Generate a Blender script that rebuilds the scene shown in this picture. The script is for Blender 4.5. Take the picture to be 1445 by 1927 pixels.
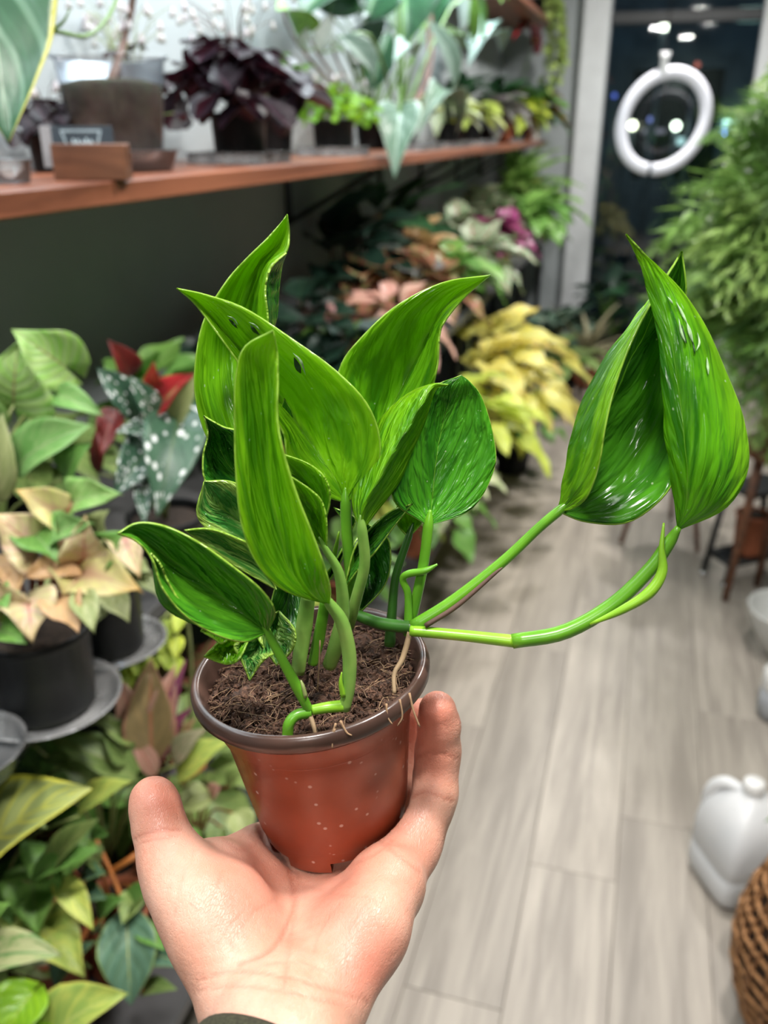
import bpy, math, random
import numpy as np
from mathutils import Matrix, Vector
for _o in list(bpy.data.objects): bpy.data.objects.remove(_o)
random.seed(7); rng = np.random.default_rng(7)
SC = bpy.context.scene; COL = SC.collection

# ------------------------------------------------------------------ camera
F = 1650.0; VX, VY = 1250.0, 243.0
PITCH = math.atan((963.5-VY)/F); YAW = math.atan((VX-722.5)/F*math.cos(PITCH))
CAM = np.array([0, 0, 1.45])
fw = np.array([-math.sin(YAW)*math.cos(PITCH), math.cos(YAW)*math.cos(PITCH), -math.sin(PITCH)])
rt = np.array([math.cos(YAW), math.sin(YAW), 0.0]); up = np.cross(rt, fw)
cd = bpy.data.cameras.new('camera'); cam = bpy.data.objects.new('camera', cd); COL.objects.link(cam)
cam.location = CAM; cam.rotation_euler = (math.pi/2-PITCH, 0, YAW)
cd.sensor_fit = 'VERTICAL'; cd.sensor_height = 24.0; cd.lens = 24.0*F/1927.0
cd.clip_start = 0.02; cd.clip_end = 100
cd.dof.use_dof = True; cd.dof.focus_distance = 0.335; cd.dof.aperture_fstop = 6.0
SC.camera = cam
# ------------------------------------------------------------------ world, lights, exposure
W = bpy.data.worlds.new('night'); SC.world = W; W.use_nodes = True
W.node_tree.nodes['Background'].inputs[0].default_value = (0.050, 0.080, 0.105, 1)
W.node_tree.nodes['Background'].inputs[1].default_value = 1.0
def area(name, loc, size, power, col, rot=(0, 0, 0), disk=False):
    l = bpy.data.lights.new(name, 'AREA'); l.shape = 'DISK' if disk else 'RECTANGLE'; l.size = size[0]
    if not disk: l.size_y = size[1]
    l.energy = power; l.color = col
    o = bpy.data.objects.new(name, l); COL.objects.link(o); o.location = loc; o.rotation_euler = rot; return o
# round ceiling downlights over the aisle: x, y, power
LIGHTS = [(-0.22, -0.10, 18), (0.36, 0.45, 26), (0.22, 1.70, 25), (0.15, 3.30, 27), (0.10, 4.90, 34), (0.15, -1.40, 14)]
for (x, y, w) in LIGHTS: area('downlight', (x, y, 2.60), (0.17,), w, (1.0, 0.965, 0.92), disk=True)
area('grow_strip_light', (-0.83, 2.1, 1.985), (0.10, 4.7), 20, (0.82, 0.94, 1.0))   # strip under the upper shelf
SC.view_settings.view_transform = 'Standard'; SC.view_settings.look = 'None'
SC.view_settings.exposure = 0.25; SC.view_settings.gamma = 1.0; SC.view_settings.use_curve_mapping = False

# ------------------------------------------------------------------ placing helpers: a ray of the view met with a depth or a plane of the room
def ray(x, y): return fw+rt*((x-722.5)/F)+up*((963.5-y)/F)
def P(x, y, d): return CAM+ray(x, y)*d
def onx(x, y, X): r = ray(x, y); return CAM+r*(X/r[0])
def onz(x, y, z): r = ray(x, y); return CAM+r*((z-CAM[2])/r[2])
def ony(x, y, Y): r = ray(x, y); return CAM+r*(Y/r[1])
def nrm(v): v = np.asarray(v, float); return v/max(1e-9, np.linalg.norm(v))

# ------------------------------------------------------------------ object helpers
def tag(o, label=None, cat=None, group=None, kind=None):
    if label: o['label'] = label
    if cat: o['category'] = cat
    if group: o['group'] = group
    if kind: o['kind'] = kind
    return o
def thing(name, loc, label, cat, group=None):
    o = bpy.data.objects.new(name, None); COL.objects.link(o); o.location = loc; o.empty_display_size = 0.02
    return tag(o, label, cat, group)
def mesh(name, V, Fc, mat, uv=None, smooth=True):
    m = bpy.data.meshes.new(name); V = np.asarray(V, float)
    m.from_pydata(V.tolist(), [], [list(map(int, f)) for f in Fc])
    mats = mat if isinstance(mat, (list, tuple)) else [mat]
    for k in mats: m.materials.append(k)
    if smooth: m.polygons.foreach_set('use_smooth', [True]*len(m.polygons))
    if uv is not None:
        ul = m.uv_layers.new(name='UVMap'); idx = np.zeros(len(m.loops), int); m.loops.foreach_get('vertex_index', idx)
        ul.data.foreach_set('uv', np.asarray(uv, float)[idx].ravel())
    m.update(); return m
def place(name, me, parent=None, loc=None):
    o = bpy.data.objects.new(name, me); COL.objects.link(o)
    if parent is not None: o.parent = parent
    if loc is not None: o.location = loc
    return o
def obj(name, V, Fc, mat, parent=None, uv=None, smooth=True):
    """mesh from WORLD coordinates; the origin goes to the parent (or to the mesh's own base centre)"""
    V = np.asarray(V, float)
    if parent is not None:
        base = np.array(parent.location) if parent.parent is None else np.array(parent.parent.location)+np.array(parent.location)
    else: base = np.array([(V[:, 0].min()+V[:, 0].max())/2, (V[:, 1].min()+V[:, 1].max())/2, V[:, 2].min()])
    o = place(name, mesh(name, V-base, Fc, mat, uv, smooth), parent)
    if parent is None: o.location = base
    return o
def merge(parts):
    V, Fc, n = [], [], 0
    for v, f in parts:
        V.append(np.asarray(v, float)); Fc += [[i+n for i in q] for q in f]; n += len(v)
    return np.vstack(V), Fc
def box(c, s, bev=0.0, R=None):
    """box with chamfered vertical and horizontal edges"""
    hx, hy, hz = [k/2 for k in s]; b = min(bev, hx*.9, hy*.9, hz*.9)
    if b <= 0:
        V = np.array([[x, y, z] for z in (-hz, hz) for x, y in ((-hx, -hy), (hx, -hy), (hx, hy), (-hx, hy))])
        Fc = [[3, 2, 1, 0], [4, 5, 6, 7]]+[[i, (i+1) % 4, 4+(i+1) % 4, 4+i] for i in range(4)]
    else:
        V, Fc = [], []
        for z, ins in ((-hz, b), (-hz+b, 0), (hz-b, 0), (hz, b)):
            X, Y = hx-ins, hy-ins
            V += [[-X+b, -Y, z], [X-b, -Y, z], [X, -Y+b, z], [X, Y-b, z], [X-b, Y, z], [-X+b, Y, z], [-X, Y-b, z], [-X, -Y+b, z]]
        for k in range(3):
            Fc += [[k*8+i, k*8+(i+1) % 8, (k+1)*8+(i+1) % 8, (k+1)*8+i] for i in range(8)]
        Fc += [list(range(7, -1, -1)), list(range(24, 32))]; V = np.array(V)
    if R is not None: V = V@np.array(R).T
    return V+np.asarray(c, float), Fc
def rotz(a): c, s = math.cos(a), math.sin(a); return np.array([[c, -s, 0], [s, c, 0], [0, 0, 1]])
def catmull(pts, n):
    p = np.asarray(pts, float)
    if len(p) == 2: t = np.linspace(0, 1, n)[:, None]; return p[0]*(1-t)+p[1]*t
    q = np.vstack([2*p[0]-p[1], p, 2*p[-1]-p[-2]]); out = []
    for s in np.linspace(0, len(p)-1, n):
        i = min(int(s), len(p)-2); t = s-i; a, b, c, d = q[i:i+4]
        out.append(.5*(2*b+(c-a)*t+(2*a-5*b+4*c-d)*t*t+(3*b-a-3*c+d)*t**3))
    return np.array(out)
def tube(pts, radii, seg=8, n=None, caps=True, flat=1.0):
    pts = np.asarray(pts, float)
    if n: 
        rr = np.interp(np.linspace(0, 1, n), np.linspace(0, 1, len(radii) if np.ndim(radii) else 2), radii if np.ndim(radii) else [radii, radii])
        pts = catmull(pts, n)
    else: rr = np.asarray(radii, float)*np.ones(len(pts))
    T = np.gradient(pts, axis=0); N = None; V, Fc = [], []
    for i in range(len(pts)):
        t = nrm(T[i])
        if N is None: N = nrm(np.cross(t, [0, 0, 1] if abs(t[2]) < .9 else [1, 0, 0]))
        else: N = nrm(N-t*(N@t))
        B = np.cross(t, N)
        for k in range(seg):
            a = 2*math.pi*k/seg; V.append(pts[i]+rr[i]*(math.cos(a)*N+flat*math.sin(a)*B))
    for i in range(len(pts)-1):
        for k in range(seg):
            Fc.append([i*seg+k, i*seg+(k+1) % seg, (i+1)*seg+(k+1) % seg, (i+1)*seg+k])
    if caps: Fc += [list(range(seg-1, -1, -1)), list(range((len(pts)-1)*seg, len(pts)*seg))]
    return np.array(V), Fc
def tube_uv(pts, n, seg): return np.array([[i/(n-1), k/seg] for i in range(n) for k in range(seg)])
def lathe(prof, seg, c=(0, 0, 0), R=None, wob=0):
    V, Fc = [], []
    for r, z in prof:
        for k in range(seg):
            a = 2*math.pi*k/seg; V.append([r*math.cos(a), r*math.sin(a), z])
    for i in range(len(prof)-1):
        for k in range(seg): Fc.append([i*seg+k, i*seg+(k+1) % seg, (i+1)*seg+(k+1) % seg, (i+1)*seg+k])
    V = np.array(V, float)
    if R is not None: V = V@np.asarray(R).T
    return V+np.asarray(c, float), Fc

# ------------------------------------------------------------------ materials
def newmat(name):
    m = bpy.data.materials.new(name); m.use_nodes = True; nt = m.node_tree
    return m, nt, nt.nodes['Principled BSDF'], nt.nodes['Material Output']
class NB:
    def __init__(s, nt): s.nt = nt
    def n(s, t, **k):
        x = s.nt.nodes.new(t)
        for a, b in k.items(): setattr(x, a, b)
        return x
    def l(s, a, b): s.nt.links.new(a, b)
    def setin(s, sock, v):
        if isinstance(v, bpy.types.NodeSocket): s.l(v, sock)
        elif isinstance(v, (tuple, list)) and len(v) == 3 and sock.type == 'RGBA': sock.default_value = (*v, 1)
        else: sock.default_value = v
    def math(s, op, a, b=None, c=None, clamp=False):
        x = s.n('ShaderNodeMath', operation=op); x.use_clamp = clamp
        for i, v in enumerate((a, b, c)):
            if v is not None: s.setin(x.inputs[i], v)
        return x.outputs[0]
    def mix(s, f, a, b, mode='MIX'):
        x = s.n('ShaderNodeMix', data_type='RGBA', blend_type=mode)
        s.setin(x.inputs[0], f); s.setin(x.inputs[6], a); s.setin(x.inputs[7], b); return x.outputs[2]
    def noise(s, vec, scale, detail=3, rough=.5, dist=0):
        x = s.n('ShaderNodeTexNoise'); s.setin(x.inputs['Scale'], scale); x.inputs['Detail'].default_value = detail
        x.inputs['Roughness'].default_value = rough; x.inputs['Distortion'].default_value = dist
        if vec is not None: s.l(vec, x.inputs['Vector'])
        return x.outputs['Fac']
    def ss(s, v, a, b, lo=0, hi=1):
        x = s.n('ShaderNodeMapRange', interpolation_type='SMOOTHSTEP')
        for i, k in enumerate((v, a, b, lo, hi)): s.setin(x.inputs[i], k)
        return x.outputs[0]
    def comb(s, x, y, z=0):
        c = s.n('ShaderNodeCombineXYZ')
        for i, v in enumerate((x, y, z)): s.setin(c.inputs[i], v)
        return c.outputs[0]
    def bump(s, h, strength, dist=.001):
        b = s.n('ShaderNodeBump'); b.inputs['Strength'].default_value = strength; b.inputs['Distance'].default_value = dist
        s.l(h, b.inputs['Height']); return b.outputs[0]
def plain(name, col, rough=.5, var=.15, scale=40, metal=0, bump=0, spec=.5, col2=None, **extra):
    m, nt, bs, out = newmat(name); b = NB(nt)
    tc = b.n('ShaderNodeTexCoord').outputs['Object']
    nz = b.noise(tc, scale, 4)
    c2 = col2 if col2 else tuple(k*(1-var*2) for k in col)
    b.l(b.mix(b.ss(nz, .3, .7), c2, col), bs.inputs['Base Color'])
    bs.inputs['Roughness'].default_value = rough; bs.inputs['Metallic'].default_value = metal
    bs.inputs['Specular IOR Level'].default_value = spec
    if bump: b.l(b.bump(b.noise(tc, scale*3, 4), bump, .002), bs.inputs['Normal'])
    for k, v in extra.items(): bs.inputs[k].default_value = v
    return m
def clear(name, tint=(.9, .93, .95), rough=.08, alpha=.25, white=.55):
    """thin clear plastic: mostly see-through sheet with gloss"""
    m, nt, bs, out = newmat(name); b = NB(nt); nt.nodes.remove(bs)
    tr = b.n('ShaderNodeBsdfTransparent'); b.setin(tr.inputs[0], tint)
    gl = b.n('ShaderNodeBsdfGlossy'); gl.inputs['Roughness'].default_value = rough; b.setin(gl.inputs[0], (.50, .54, .58))
    df = b.n('ShaderNodeBsdfDiffuse'); b.setin(df.inputs[0], (white, white, white))
    m1 = b.n('ShaderNodeMixShader'); fr = b.n('ShaderNodeFresnel'); fr.inputs[0].default_value = 1.5
    tcx = b.n('ShaderNodeTexCoord').outputs['Object']; sc = b.noise(tcx, 25, 3)
    b.l(b.math('MULTIPLY', sc, alpha*2), m1.inputs[0]); b.l(tr.outputs[0], m1.inputs[1]); b.l(df.outputs[0], m1.inputs[2])
    m2 = b.n('ShaderNodeMixShader'); b.l(fr.outputs[0], m2.inputs[0]); b.l(m1.outputs[0], m2.inputs[1]); b.l(gl.outputs[0], m2.inputs[2])
    b.l(m2.outputs[0], out.inputs[0]); return m
def leafmat(name, base, alt, vein=None, veinw=.03, lateral=0, latcol=None, margin=None, marginw=.05, under=None, spots=False,
            centre=None, tipcol=None, trans=.3, rough=.4, streak=(3, 9), contrast=(.4, .62), bump=.25, latslope=1.6, spec=.5, fm=(3, 5), fv=.3, edge=None, flecks=False, blister=0):
    m, nt, bs, out = newmat(name); b = NB(nt)
    uv = b.n('ShaderNodeUVMap').outputs[0]; sp = b.n('ShaderNodeSeparateXYZ'); b.l(uv, sp.inputs[0])
    u, v = sp.outputs[0], sp.outputs[1]
    av = b.math('ABSOLUTE', b.math('SUBTRACT', v, .5))
    oi = b.n('ShaderNodeObjectInfo').outputs['Random']
    off = b.math('MULTIPLY', oi, 37.0)
    lat = b.math('SUBTRACT', u, b.math('MULTIPLY', av, latslope*.5))     # runs along the side veins
    svec = b.comb(b.math('MULTIPLY', lat, streak[1]), b.math('MULTIPLY', v, streak[0]), off)
    nz = b.noise(svec, 1.0, 4, .6, .4)
    col = b.mix(b.ss(nz, *contrast), alt, base)
    fine = b.noise(b.comb(b.math('MULTIPLY', lat, streak[1]*fm[1]), b.math('MULTIPLY', v, streak[0]*fm[0]), off), 1.0, 3)
    hsv = b.n('ShaderNodeHueSaturation'); b.l(col, hsv.inputs['Color'])
    b.l(b.math('ADD', .497, b.math('MULTIPLY', b.math('SUBTRACT', oi, .5), -.02)), hsv.inputs['Hue'])
    b.l(b.math('ADD', .87-fv/2, b.math('ADD', b.math('MULTIPLY', fine, fv), b.math('MULTIPLY', oi, .3))), hsv.inputs['Value'])
    col = hsv.outputs[0]
    if edge: col = b.mix(b.ss(b.math('ADD', av, b.math('MULTIPLY', b.math('SUBTRACT', nz, .5), .35)), .30, .50, 0, .8), col, edge)
    if tipcol: col = b.mix(b.ss(u, .62, 1.0, 0, .85), col, tipcol)
    if centre: col = b.mix(b.math('MULTIPLY', b.ss(av, .22, .0), b.ss(u, .8, .1)), col, centre)
    h = fine
    if lateral:
        wv = b.math('SINE', b.math('MULTIPLY', lat, lateral*6.283)); lm = b.ss(wv, .55, 1.0, 0, .8)
        col = b.mix(lm, col, latcol or vein); h = b.math('ADD', fine, b.math('MULTIPLY', wv, -.5))
    if spots:
        vo = b.n('ShaderNodeTexVoronoi'); b.l(b.comb(b.math('MULTIPLY', u, 9), b.math('MULTIPLY', v, 6), off), vo.inputs['Vector'])
        vo.inputs['Scale'].default_value = 1; vo.inputs['Randomness'].default_value = .6
        col = b.mix(b.ss(vo.outputs['Distance'], .36, .24), col, (.84, .87, .85))
    if flecks:
        vo = b.n('ShaderNodeTexVoronoi'); b.l(b.comb(b.math('MULTIPLY', u, 34), b.math('MULTIPLY', v, 15), off), vo.inputs['Vector']); vo.inputs['Scale'].default_value = 1
        pick = b.ss(b.noise(b.comb(b.math('MULTIPLY', u, 13), b.math('MULTIPLY', v, 8), off), 1.0, 2), .56, .62)
        col = b.mix(b.math('MULTIPLY', b.ss(vo.outputs['Distance'], .16, .08, 0, .7), pick), col, (.46, .60, .34))
    if blister:
        bl = b.noise(b.comb(b.math('MULTIPLY', lat, 11), b.math('MULTIPLY', v, 9), off), 1.0, 2, .4, .6); h = b.math('ADD', b.math('MULTIPLY', h, .35), b.math('MULTIPLY', bl, blister))
    if vein: col = b.mix(b.ss(av, veinw, veinw*.4), col, vein)
    if margin: col = b.mix(b.ss(av, .5-marginw, .5-marginw*.3), col, margin)
    if under:
        bk = b.n('ShaderNodeNewGeometry').outputs['Backfacing']; col = b.mix(bk, col, under)
    b.l(col, bs.inputs['Base Color']); bs.inputs['Roughness'].default_value = rough; bs.inputs['Specular IOR Level'].default_value = spec
    bn = b.bump(h, bump, .0025); b.l(bn, bs.inputs['Normal'])
    tl = b.n('ShaderNodeBsdfTranslucent'); b.l(b.mix(.70, col, (.42, .74, .015), 'MIX') if trans > .33 else col, tl.inputs[0])
    mx = b.n('ShaderNodeMixShader'); mx.inputs[0].default_value = trans
    b.l(bs.outputs[0], mx.inputs[1]); b.l(tl.outputs[0], mx.inputs[2]); b.l(mx.outputs[0], out.inputs[0])
    return m
def woodmat(name, c1, c2, scale=(14, 1.2, 14), knots=True, rough=.5, bump=.15, rnd=.25):
    m, nt, bs, out = newmat(name); b = NB(nt)
    tc = b.n('ShaderNodeTexCoord').outputs['Object']; oi = b.n('ShaderNodeObjectInfo').outputs['Random']
    mp = b.n('ShaderNodeMapping'); b.l(tc, mp.inputs[0]); mp.inputs['Scale'].default_value = scale
    ad = b.n('ShaderNodeVectorMath', operation='ADD'); b.l(mp.outputs[0], ad.inputs[0]); b.l(b.comb(b.math('MULTIPLY', oi, 91), b.math('MULTIPLY', oi, 53), 0), ad.inputs[1])
    g = b.noise(ad.outputs[0], 1.0, 6, .62, .8); col = b.mix(b.ss(g, .32, .68), c1, c2)
    fine = b.noise(ad.outputs[0], 6.0, 3)
    hsv = b.n('ShaderNodeHueSaturation'); b.l(col, hsv.inputs['Color'])
    b.l(b.math('ADD', 1-rnd*.6, b.math('ADD', b.math('MULTIPLY', fine, rnd), b.math('MULTIPLY', oi, rnd))), hsv.inputs['Value']); col = hsv.outputs[0]
    if knots:
        vo = b.n('ShaderNodeTexVoronoi'); mp2 = b.n('ShaderNodeMapping'); b.l(tc, mp2.inputs[0]); mp2.inputs['Scale'].default_value = (3, 2.4, 3)
        b.l(mp2.outputs[0], vo.inputs['Vector']); vo.inputs['Scale'].default_value = 1.0
        col = b.mix(b.ss(vo.outputs['Distance'], .16, .04, 0, .75), col, tuple(k*.35 for k in c1))
    b.l(col, bs.inputs['Base Color']); bs.inputs['Roughness'].default_value = rough
    b.l(b.bump(fine, bump, .002), bs.inputs['Normal']); return m
def emit(name, col, s):
    m, nt, bs, out = newmat(name); bs.inputs['Base Color'].default_value = (*col, 1)
    bs.inputs['Emission Color'].default_value = (*col, 1); bs.inputs['Emission Strength'].default_value = s; return m
M = {}
M['plank'] = woodmat('grey_plank', (.240, .210, .180), (.385, .342, .292), (17, 1.3, 17), False, .45, .1, .3)
M['seam'] = plain('plank_underlay', (.16, .14, .12), .8)
M['wall'] = plain('painted_wall', (.40, .44, .455), .75, .03, 6)
M['white_trim'] = plain('white_frame_paint', (.74, .77, .80), .45, .04, 10)
M['shelf'] = woodmat('stained_shelf', (.13, .042, .022), (.32, .115, .060), (16, 1.0, 16), True, .38, .15, .2)
M['bench'] = plain('bench_grey', (.085, .085, .088), .5, .12, 8)
M['black'] = plain('black_plastic', (.008, .0085, .0095), .45, .2, 60, spec=.3)
M['blackmetal'] = plain('black_metal', (.010, .011, .012), .4, .1, 60)
M['terra'] = plain('terracotta_plastic', (.42, .13, .06), .55, .12, 20)
M['whitepot'] = plain('white_ceramic', (.75, .74, .72), .3, .04, 20)
M['soil'] = plain('dark_soil', (.045, .028, .018), .95, .35, 180, bump=.8)
M['clear'] = clear('clear_plastic', tint=(.96, .97, .98), rough=.28, alpha=.09, white=.75)
M['milky'] = clear('milky_clear_plastic', tint=(.93, .95, .95), rough=.15, alpha=.14, white=.75)
M['tray'] = clear('clear_plastic_painted_sheen', tint=(.92, .95, .97), rough=.12, alpha=.26, white=.8)  # extra diffuse white stands in for light reflected by the clear trays and saucers
M['ceil'] = plain('dark_low_bounce_ceiling', (.10, .10, .10), .8, .05, 6)  # unseen ceiling, toned dark to cut bounce light
M['wall_dk'] = plain('dark_low_bounce_wall', (.10, .13, .11), .8, .05, 6)  # unseen right and front walls, toned dark to cut bounce light
M['stem_g'] = plain('green_stem', (.13, .27, .045), .4, .15, 50)
M['stem_p'] = plain('pale_stem', (.30, .36, .12), .45, .15, 50)
M['stem_r'] = plain('reddish_stem', (.30, .09, .035), .45, .15, 50)
M['stem_b'] = plain('brown_stem', (.13, .07, .05), .7, .25, 60)
M['chrome'] = plain('chrome', (.9, .9, .92), .12, .02, 20, metal=1)
# ================================================================== the setting
YB, XL, XR = 6.35, -1.06, 1.75
def struct(name, V, Fc, mat, smooth=False): return tag(obj(name, V, Fc, mat, None, None, smooth), kind='structure')
floor = struct('floor', *box(((XL+XR)/2, 2.2, -.02), (XR-XL, 8.5, .03)), M['seam'])
floor['label'] = 'grey beige wood plank shop floor'
pw, pl = .182, 1.22; pm = {}
def plank_mesh(w, l):
    k = (round(w, 3), round(l, 3))
    if k not in pm: pm[k] = mesh('plank', *box((0, 0, .0), (w-.0012, l-.0012, .012), .0008), M['plank'], None, False)
    return pm[k]
ix = 0; x = -.92
while x < XR-.1:
    y0 = -2.0+[0, .47, .81, .23, .66, 1.02][ix % 6]-pl; 
    while y0 < YB:
        a, b_ = max(y0, -2.0), min(y0+pl, YB-.01)
        if b_-a > .1 and b_ > -.2:
            o = place('plank', plank_mesh(pw, b_-a), floor); o.location = np.array([x, (a+b_)/2, 0])-np.array(floor.location)
            o.location.z = .0-floor.location.z-.006+.0; 
        y0 += pl
    x += pw; ix += 1
struct('wall_left', *box((XL-.05, 2.2, 1.35), (.1, 8.5, 2.7)), M['wall'])['label'] = 'pale painted wall behind the shelves'
struct('wall_right', *box((XR+.05, 2.2, 1.35), (.1, 8.5, 2.7)), M['wall_dk'])['label'] = 'unseen wall, darkened to cut bounce light, on the right'
struct('wall_front', *box(((XL+XR)/2, -2.1, 1.35), (XR-XL, .1, 2.7)), M['wall_dk'])['label'] = 'unseen wall, darkened to cut bounce light, behind the viewer'
struct('ceiling', *box(((XL+XR)/2, 2.2, 2.75), (XR-XL+.2, 8.7, .1)), M['ceil'])['label'] = 'unseen ceiling, darkened to cut bounce light'
struct('wall_back', *box(((XL-.56)/2, YB+.05, 1.35), (-.56-XL, .1, 2.7)), M['wall'])['label'] = 'narrow pale wall beside the window'
struct('trim_1', *box((-.475, YB-.02, 1.35), (.17, .16, 2.7), .012), M['white_trim'])['label'] = 'white post left of the dark window'
struct('trim_2', *box((.545, YB+.0, 1.35), (.11, .12, 2.7), .010), M['white_trim'])['label'] = 'white post right of the dark window'
M['frame'] = plain('dark_window_frame', (.03, .035, .04), .5)
gm, nt, bs, out = newmat('window_glass'); gb = NB(nt); nt.nodes.remove(bs)
tr = gb.n('ShaderNodeBsdfTransparent'); gb.setin(tr.inputs[0], (.75, .8, .8)); gl = gb.n('ShaderNodeBsdfGlossy'); gl.inputs['Roughness'].default_value = .02
mx = gb.n('ShaderNodeMixShader'); fr = gb.n('ShaderNodeFresnel'); fr.inputs[0].default_value = 1.65
gb.l(fr.outputs[0], mx.inputs[0]); gb.l(tr.outputs[0], mx.inputs[1]); gb.l(gl.outputs[0], mx.inputs[2]); gb.l(mx.outputs[0], out.inputs[0])
for k, (a, b_) in enumerate(((-.39, .49), (.60, XR))):
    w = thing('window_%d' % (k+1), ((a+b_)/2, YB, .0), None, None); tag(w, kind='structure'); w['label'] = ['dark shop window between the white posts', 'dark shop window at the right end'][k]
    obj('pane', *box(((a+b_)/2, YB+.03, 1.08), (b_-a-.02, .008, 1.92)), gm, w, None, False)
    obj('pane', *box(((a+b_)/2, YB+.03, 2.40), (b_-a-.02, .008, .56)), gm, w, None, False)
    obj('window_frame', *merge([box(((a+b_)/2, YB+.03, .06), (b_-a, .07, .12), .006), box(((a+b_)/2, YB+.03, 2.08), (b_-a, .07, .07), .006),
        box(((a+b_)/2, YB+.03, 2.685), (b_-a, .07, .03), .006)]), M['frame'], w, None, False)
pave = struct('ground', *box((.6, 10.4, -.08), (9, 8, .1)), plain('night_asphalt', (.05, .05, .055), .8)); pave['label'] = 'dark street outside the window'
M['street'] = plain('blue_grey_facade', (.26, .32, .38), .8, .2, 3)
fac = thing('building', (1.0, 13.0, -.03), 'dark building across the street outside the window', 'building')
obj('wall', *box((1.0, 13.3, 2.0), (9, .6, 4.1)), M['street'], fac, None, False)
for k, xx in enumerate((-1.6, .1, 1.8, 3.5)):
    obj('window', *box((xx, 12.99, 1.5), (1.1, .04, 1.3), .01), plain('unlit_glass', (.02, .03, .045), .1), fac, None, False)

# lamps of the room
M['lamp_face'] = emit('lamp_diffuser', (1, .97, .93), 8.0); M['lamp_body'] = M['white_trim']
LLAB = ['round white ceiling downlight above the viewer on the shelf side', 'round white ceiling downlight above the viewer on the right', 'round white ceiling downlight over the near aisle', 'round white ceiling downlight over the middle of the aisle', 'round white ceiling downlight nearest the window', 'round white ceiling downlight behind the viewer']
for i, (x, y, w) in enumerate(LIGHTS):
    t = thing('ceiling_lamp', (x, y, 2.61), LLAB[i], 'lamp', 'ceiling downlights')
    obj('housing', *lathe([(.093, 2.70), (.100, 2.698), (.104, 2.62), (.102, 2.606), (.094, 2.606), (.092, 2.612), (.092, 2.64)], 36, (x, y, 0)), M['lamp_body'], t)
    obj('diffuser', *lathe([(.001, 2.612), (.092, 2.612), (.092, 2.620), (.001, 2.620)][::-1], 36, (x, y, 0)), M['lamp_face'], t)

# ================================================================== leaf builders
SHAPES = {
 'ovate': ([0, .04, .12, .28, .45, .65, .82, .93, 1], [.0, .34, .68, .98, 1.0, .80, .45, .18, 0], 0),
 'heart': ([0, .03, .10, .22, .38, .58, .78, .92, 1], [.05, .55, .86, 1.0, .95, .70, .36, .12, 0], .22),
 'arrow': ([0, .04, .14, .26, .40, .60, .80, .93, 1], [.10, .62, .92, 1.0, .86, .56, .27, .09, 0], .42),
 'lance': ([0, .06, .2, .38, .55, .72, .87, .95, 1], [.05, .38, .78, 1.0, .95, .72, .38, .16, 0], 0),
 'strap': ([0, .1, .3, .5, .7, .85, .95, 1], [.45, .75, .95, 1.0, .88, .60, .25, 0], 0),
 'round': ([0, .04, .14, .3, .5, .7, .86, .96, 1], [.0, .40, .74, .97, 1.0, .90, .64, .30, 0], .06),
 'wedge': ([0, .1, .3, .5, .7, .88, .97, 1], [.04, .16, .42, .68, .90, 1.0, .86, .55], 0),
 'wing':  ([0, .03, .10, .22, .38, .58, .78, .92, 1], [.1, .75, 1.0, .95, .85, .66, .36, .13, 0], .16)}
def blade(shape, nu=10, nv=6, width=.5, fold=.12, droop=.2, wave=0., twist=0., cup=0., seed=0):
    """unit blade: base at 0, tip at x=1, normal +z; returns V, F, UV"""
    ts, ws, lobe = SHAPES[shape]; r = np.random.default_rng(seed); ph = r.uniform(0, 6, 4)
    V, UV = [], []
    for i in range(nu+1):
        t = (i/nu)**1.15; w = np.interp(t, ts, ws)*width/2
        for j in range(nv+1):
            s = 2*j/nv-1; y = s*w
            x = t-lobe*abs(s)**1.6*max(0, 1-t*2.2)**2
            z = fold*abs(y)*2+cup*(s*s)*w-droop*t*t+wave*width*.25*abs(s)**1.5*math.sin(9*t+ph[0]+2*s)
            a = twist*t; V.append([x, y*math.cos(a)-z*math.sin(a)*0-0, z+y*math.sin(a)]); UV.append([t, j/nv])
    Fc = [[i*(nv+1)+j, (i+1)*(nv+1)+j, (i+1)*(nv+1)+j+1, i*(nv+1)+j+1] for i in range(nu) for j in range(nv)]
    return np.array(V), Fc, np.array(UV)
def frame_leaf(V, b, t, n):
    """carry a unit blade to base b, tip t, facing n (world)"""
    b, t = np.asarray(b, float), np.asarray(t, float); L = np.linalg.norm(t-b); X = (t-b)/L
    Y = nrm(np.cross(n, X)); Z = np.cross(X, Y); return b+L*(V[:, :1]*X+V[:, 1:2]*Y+V[:, 2:]*Z)
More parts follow.
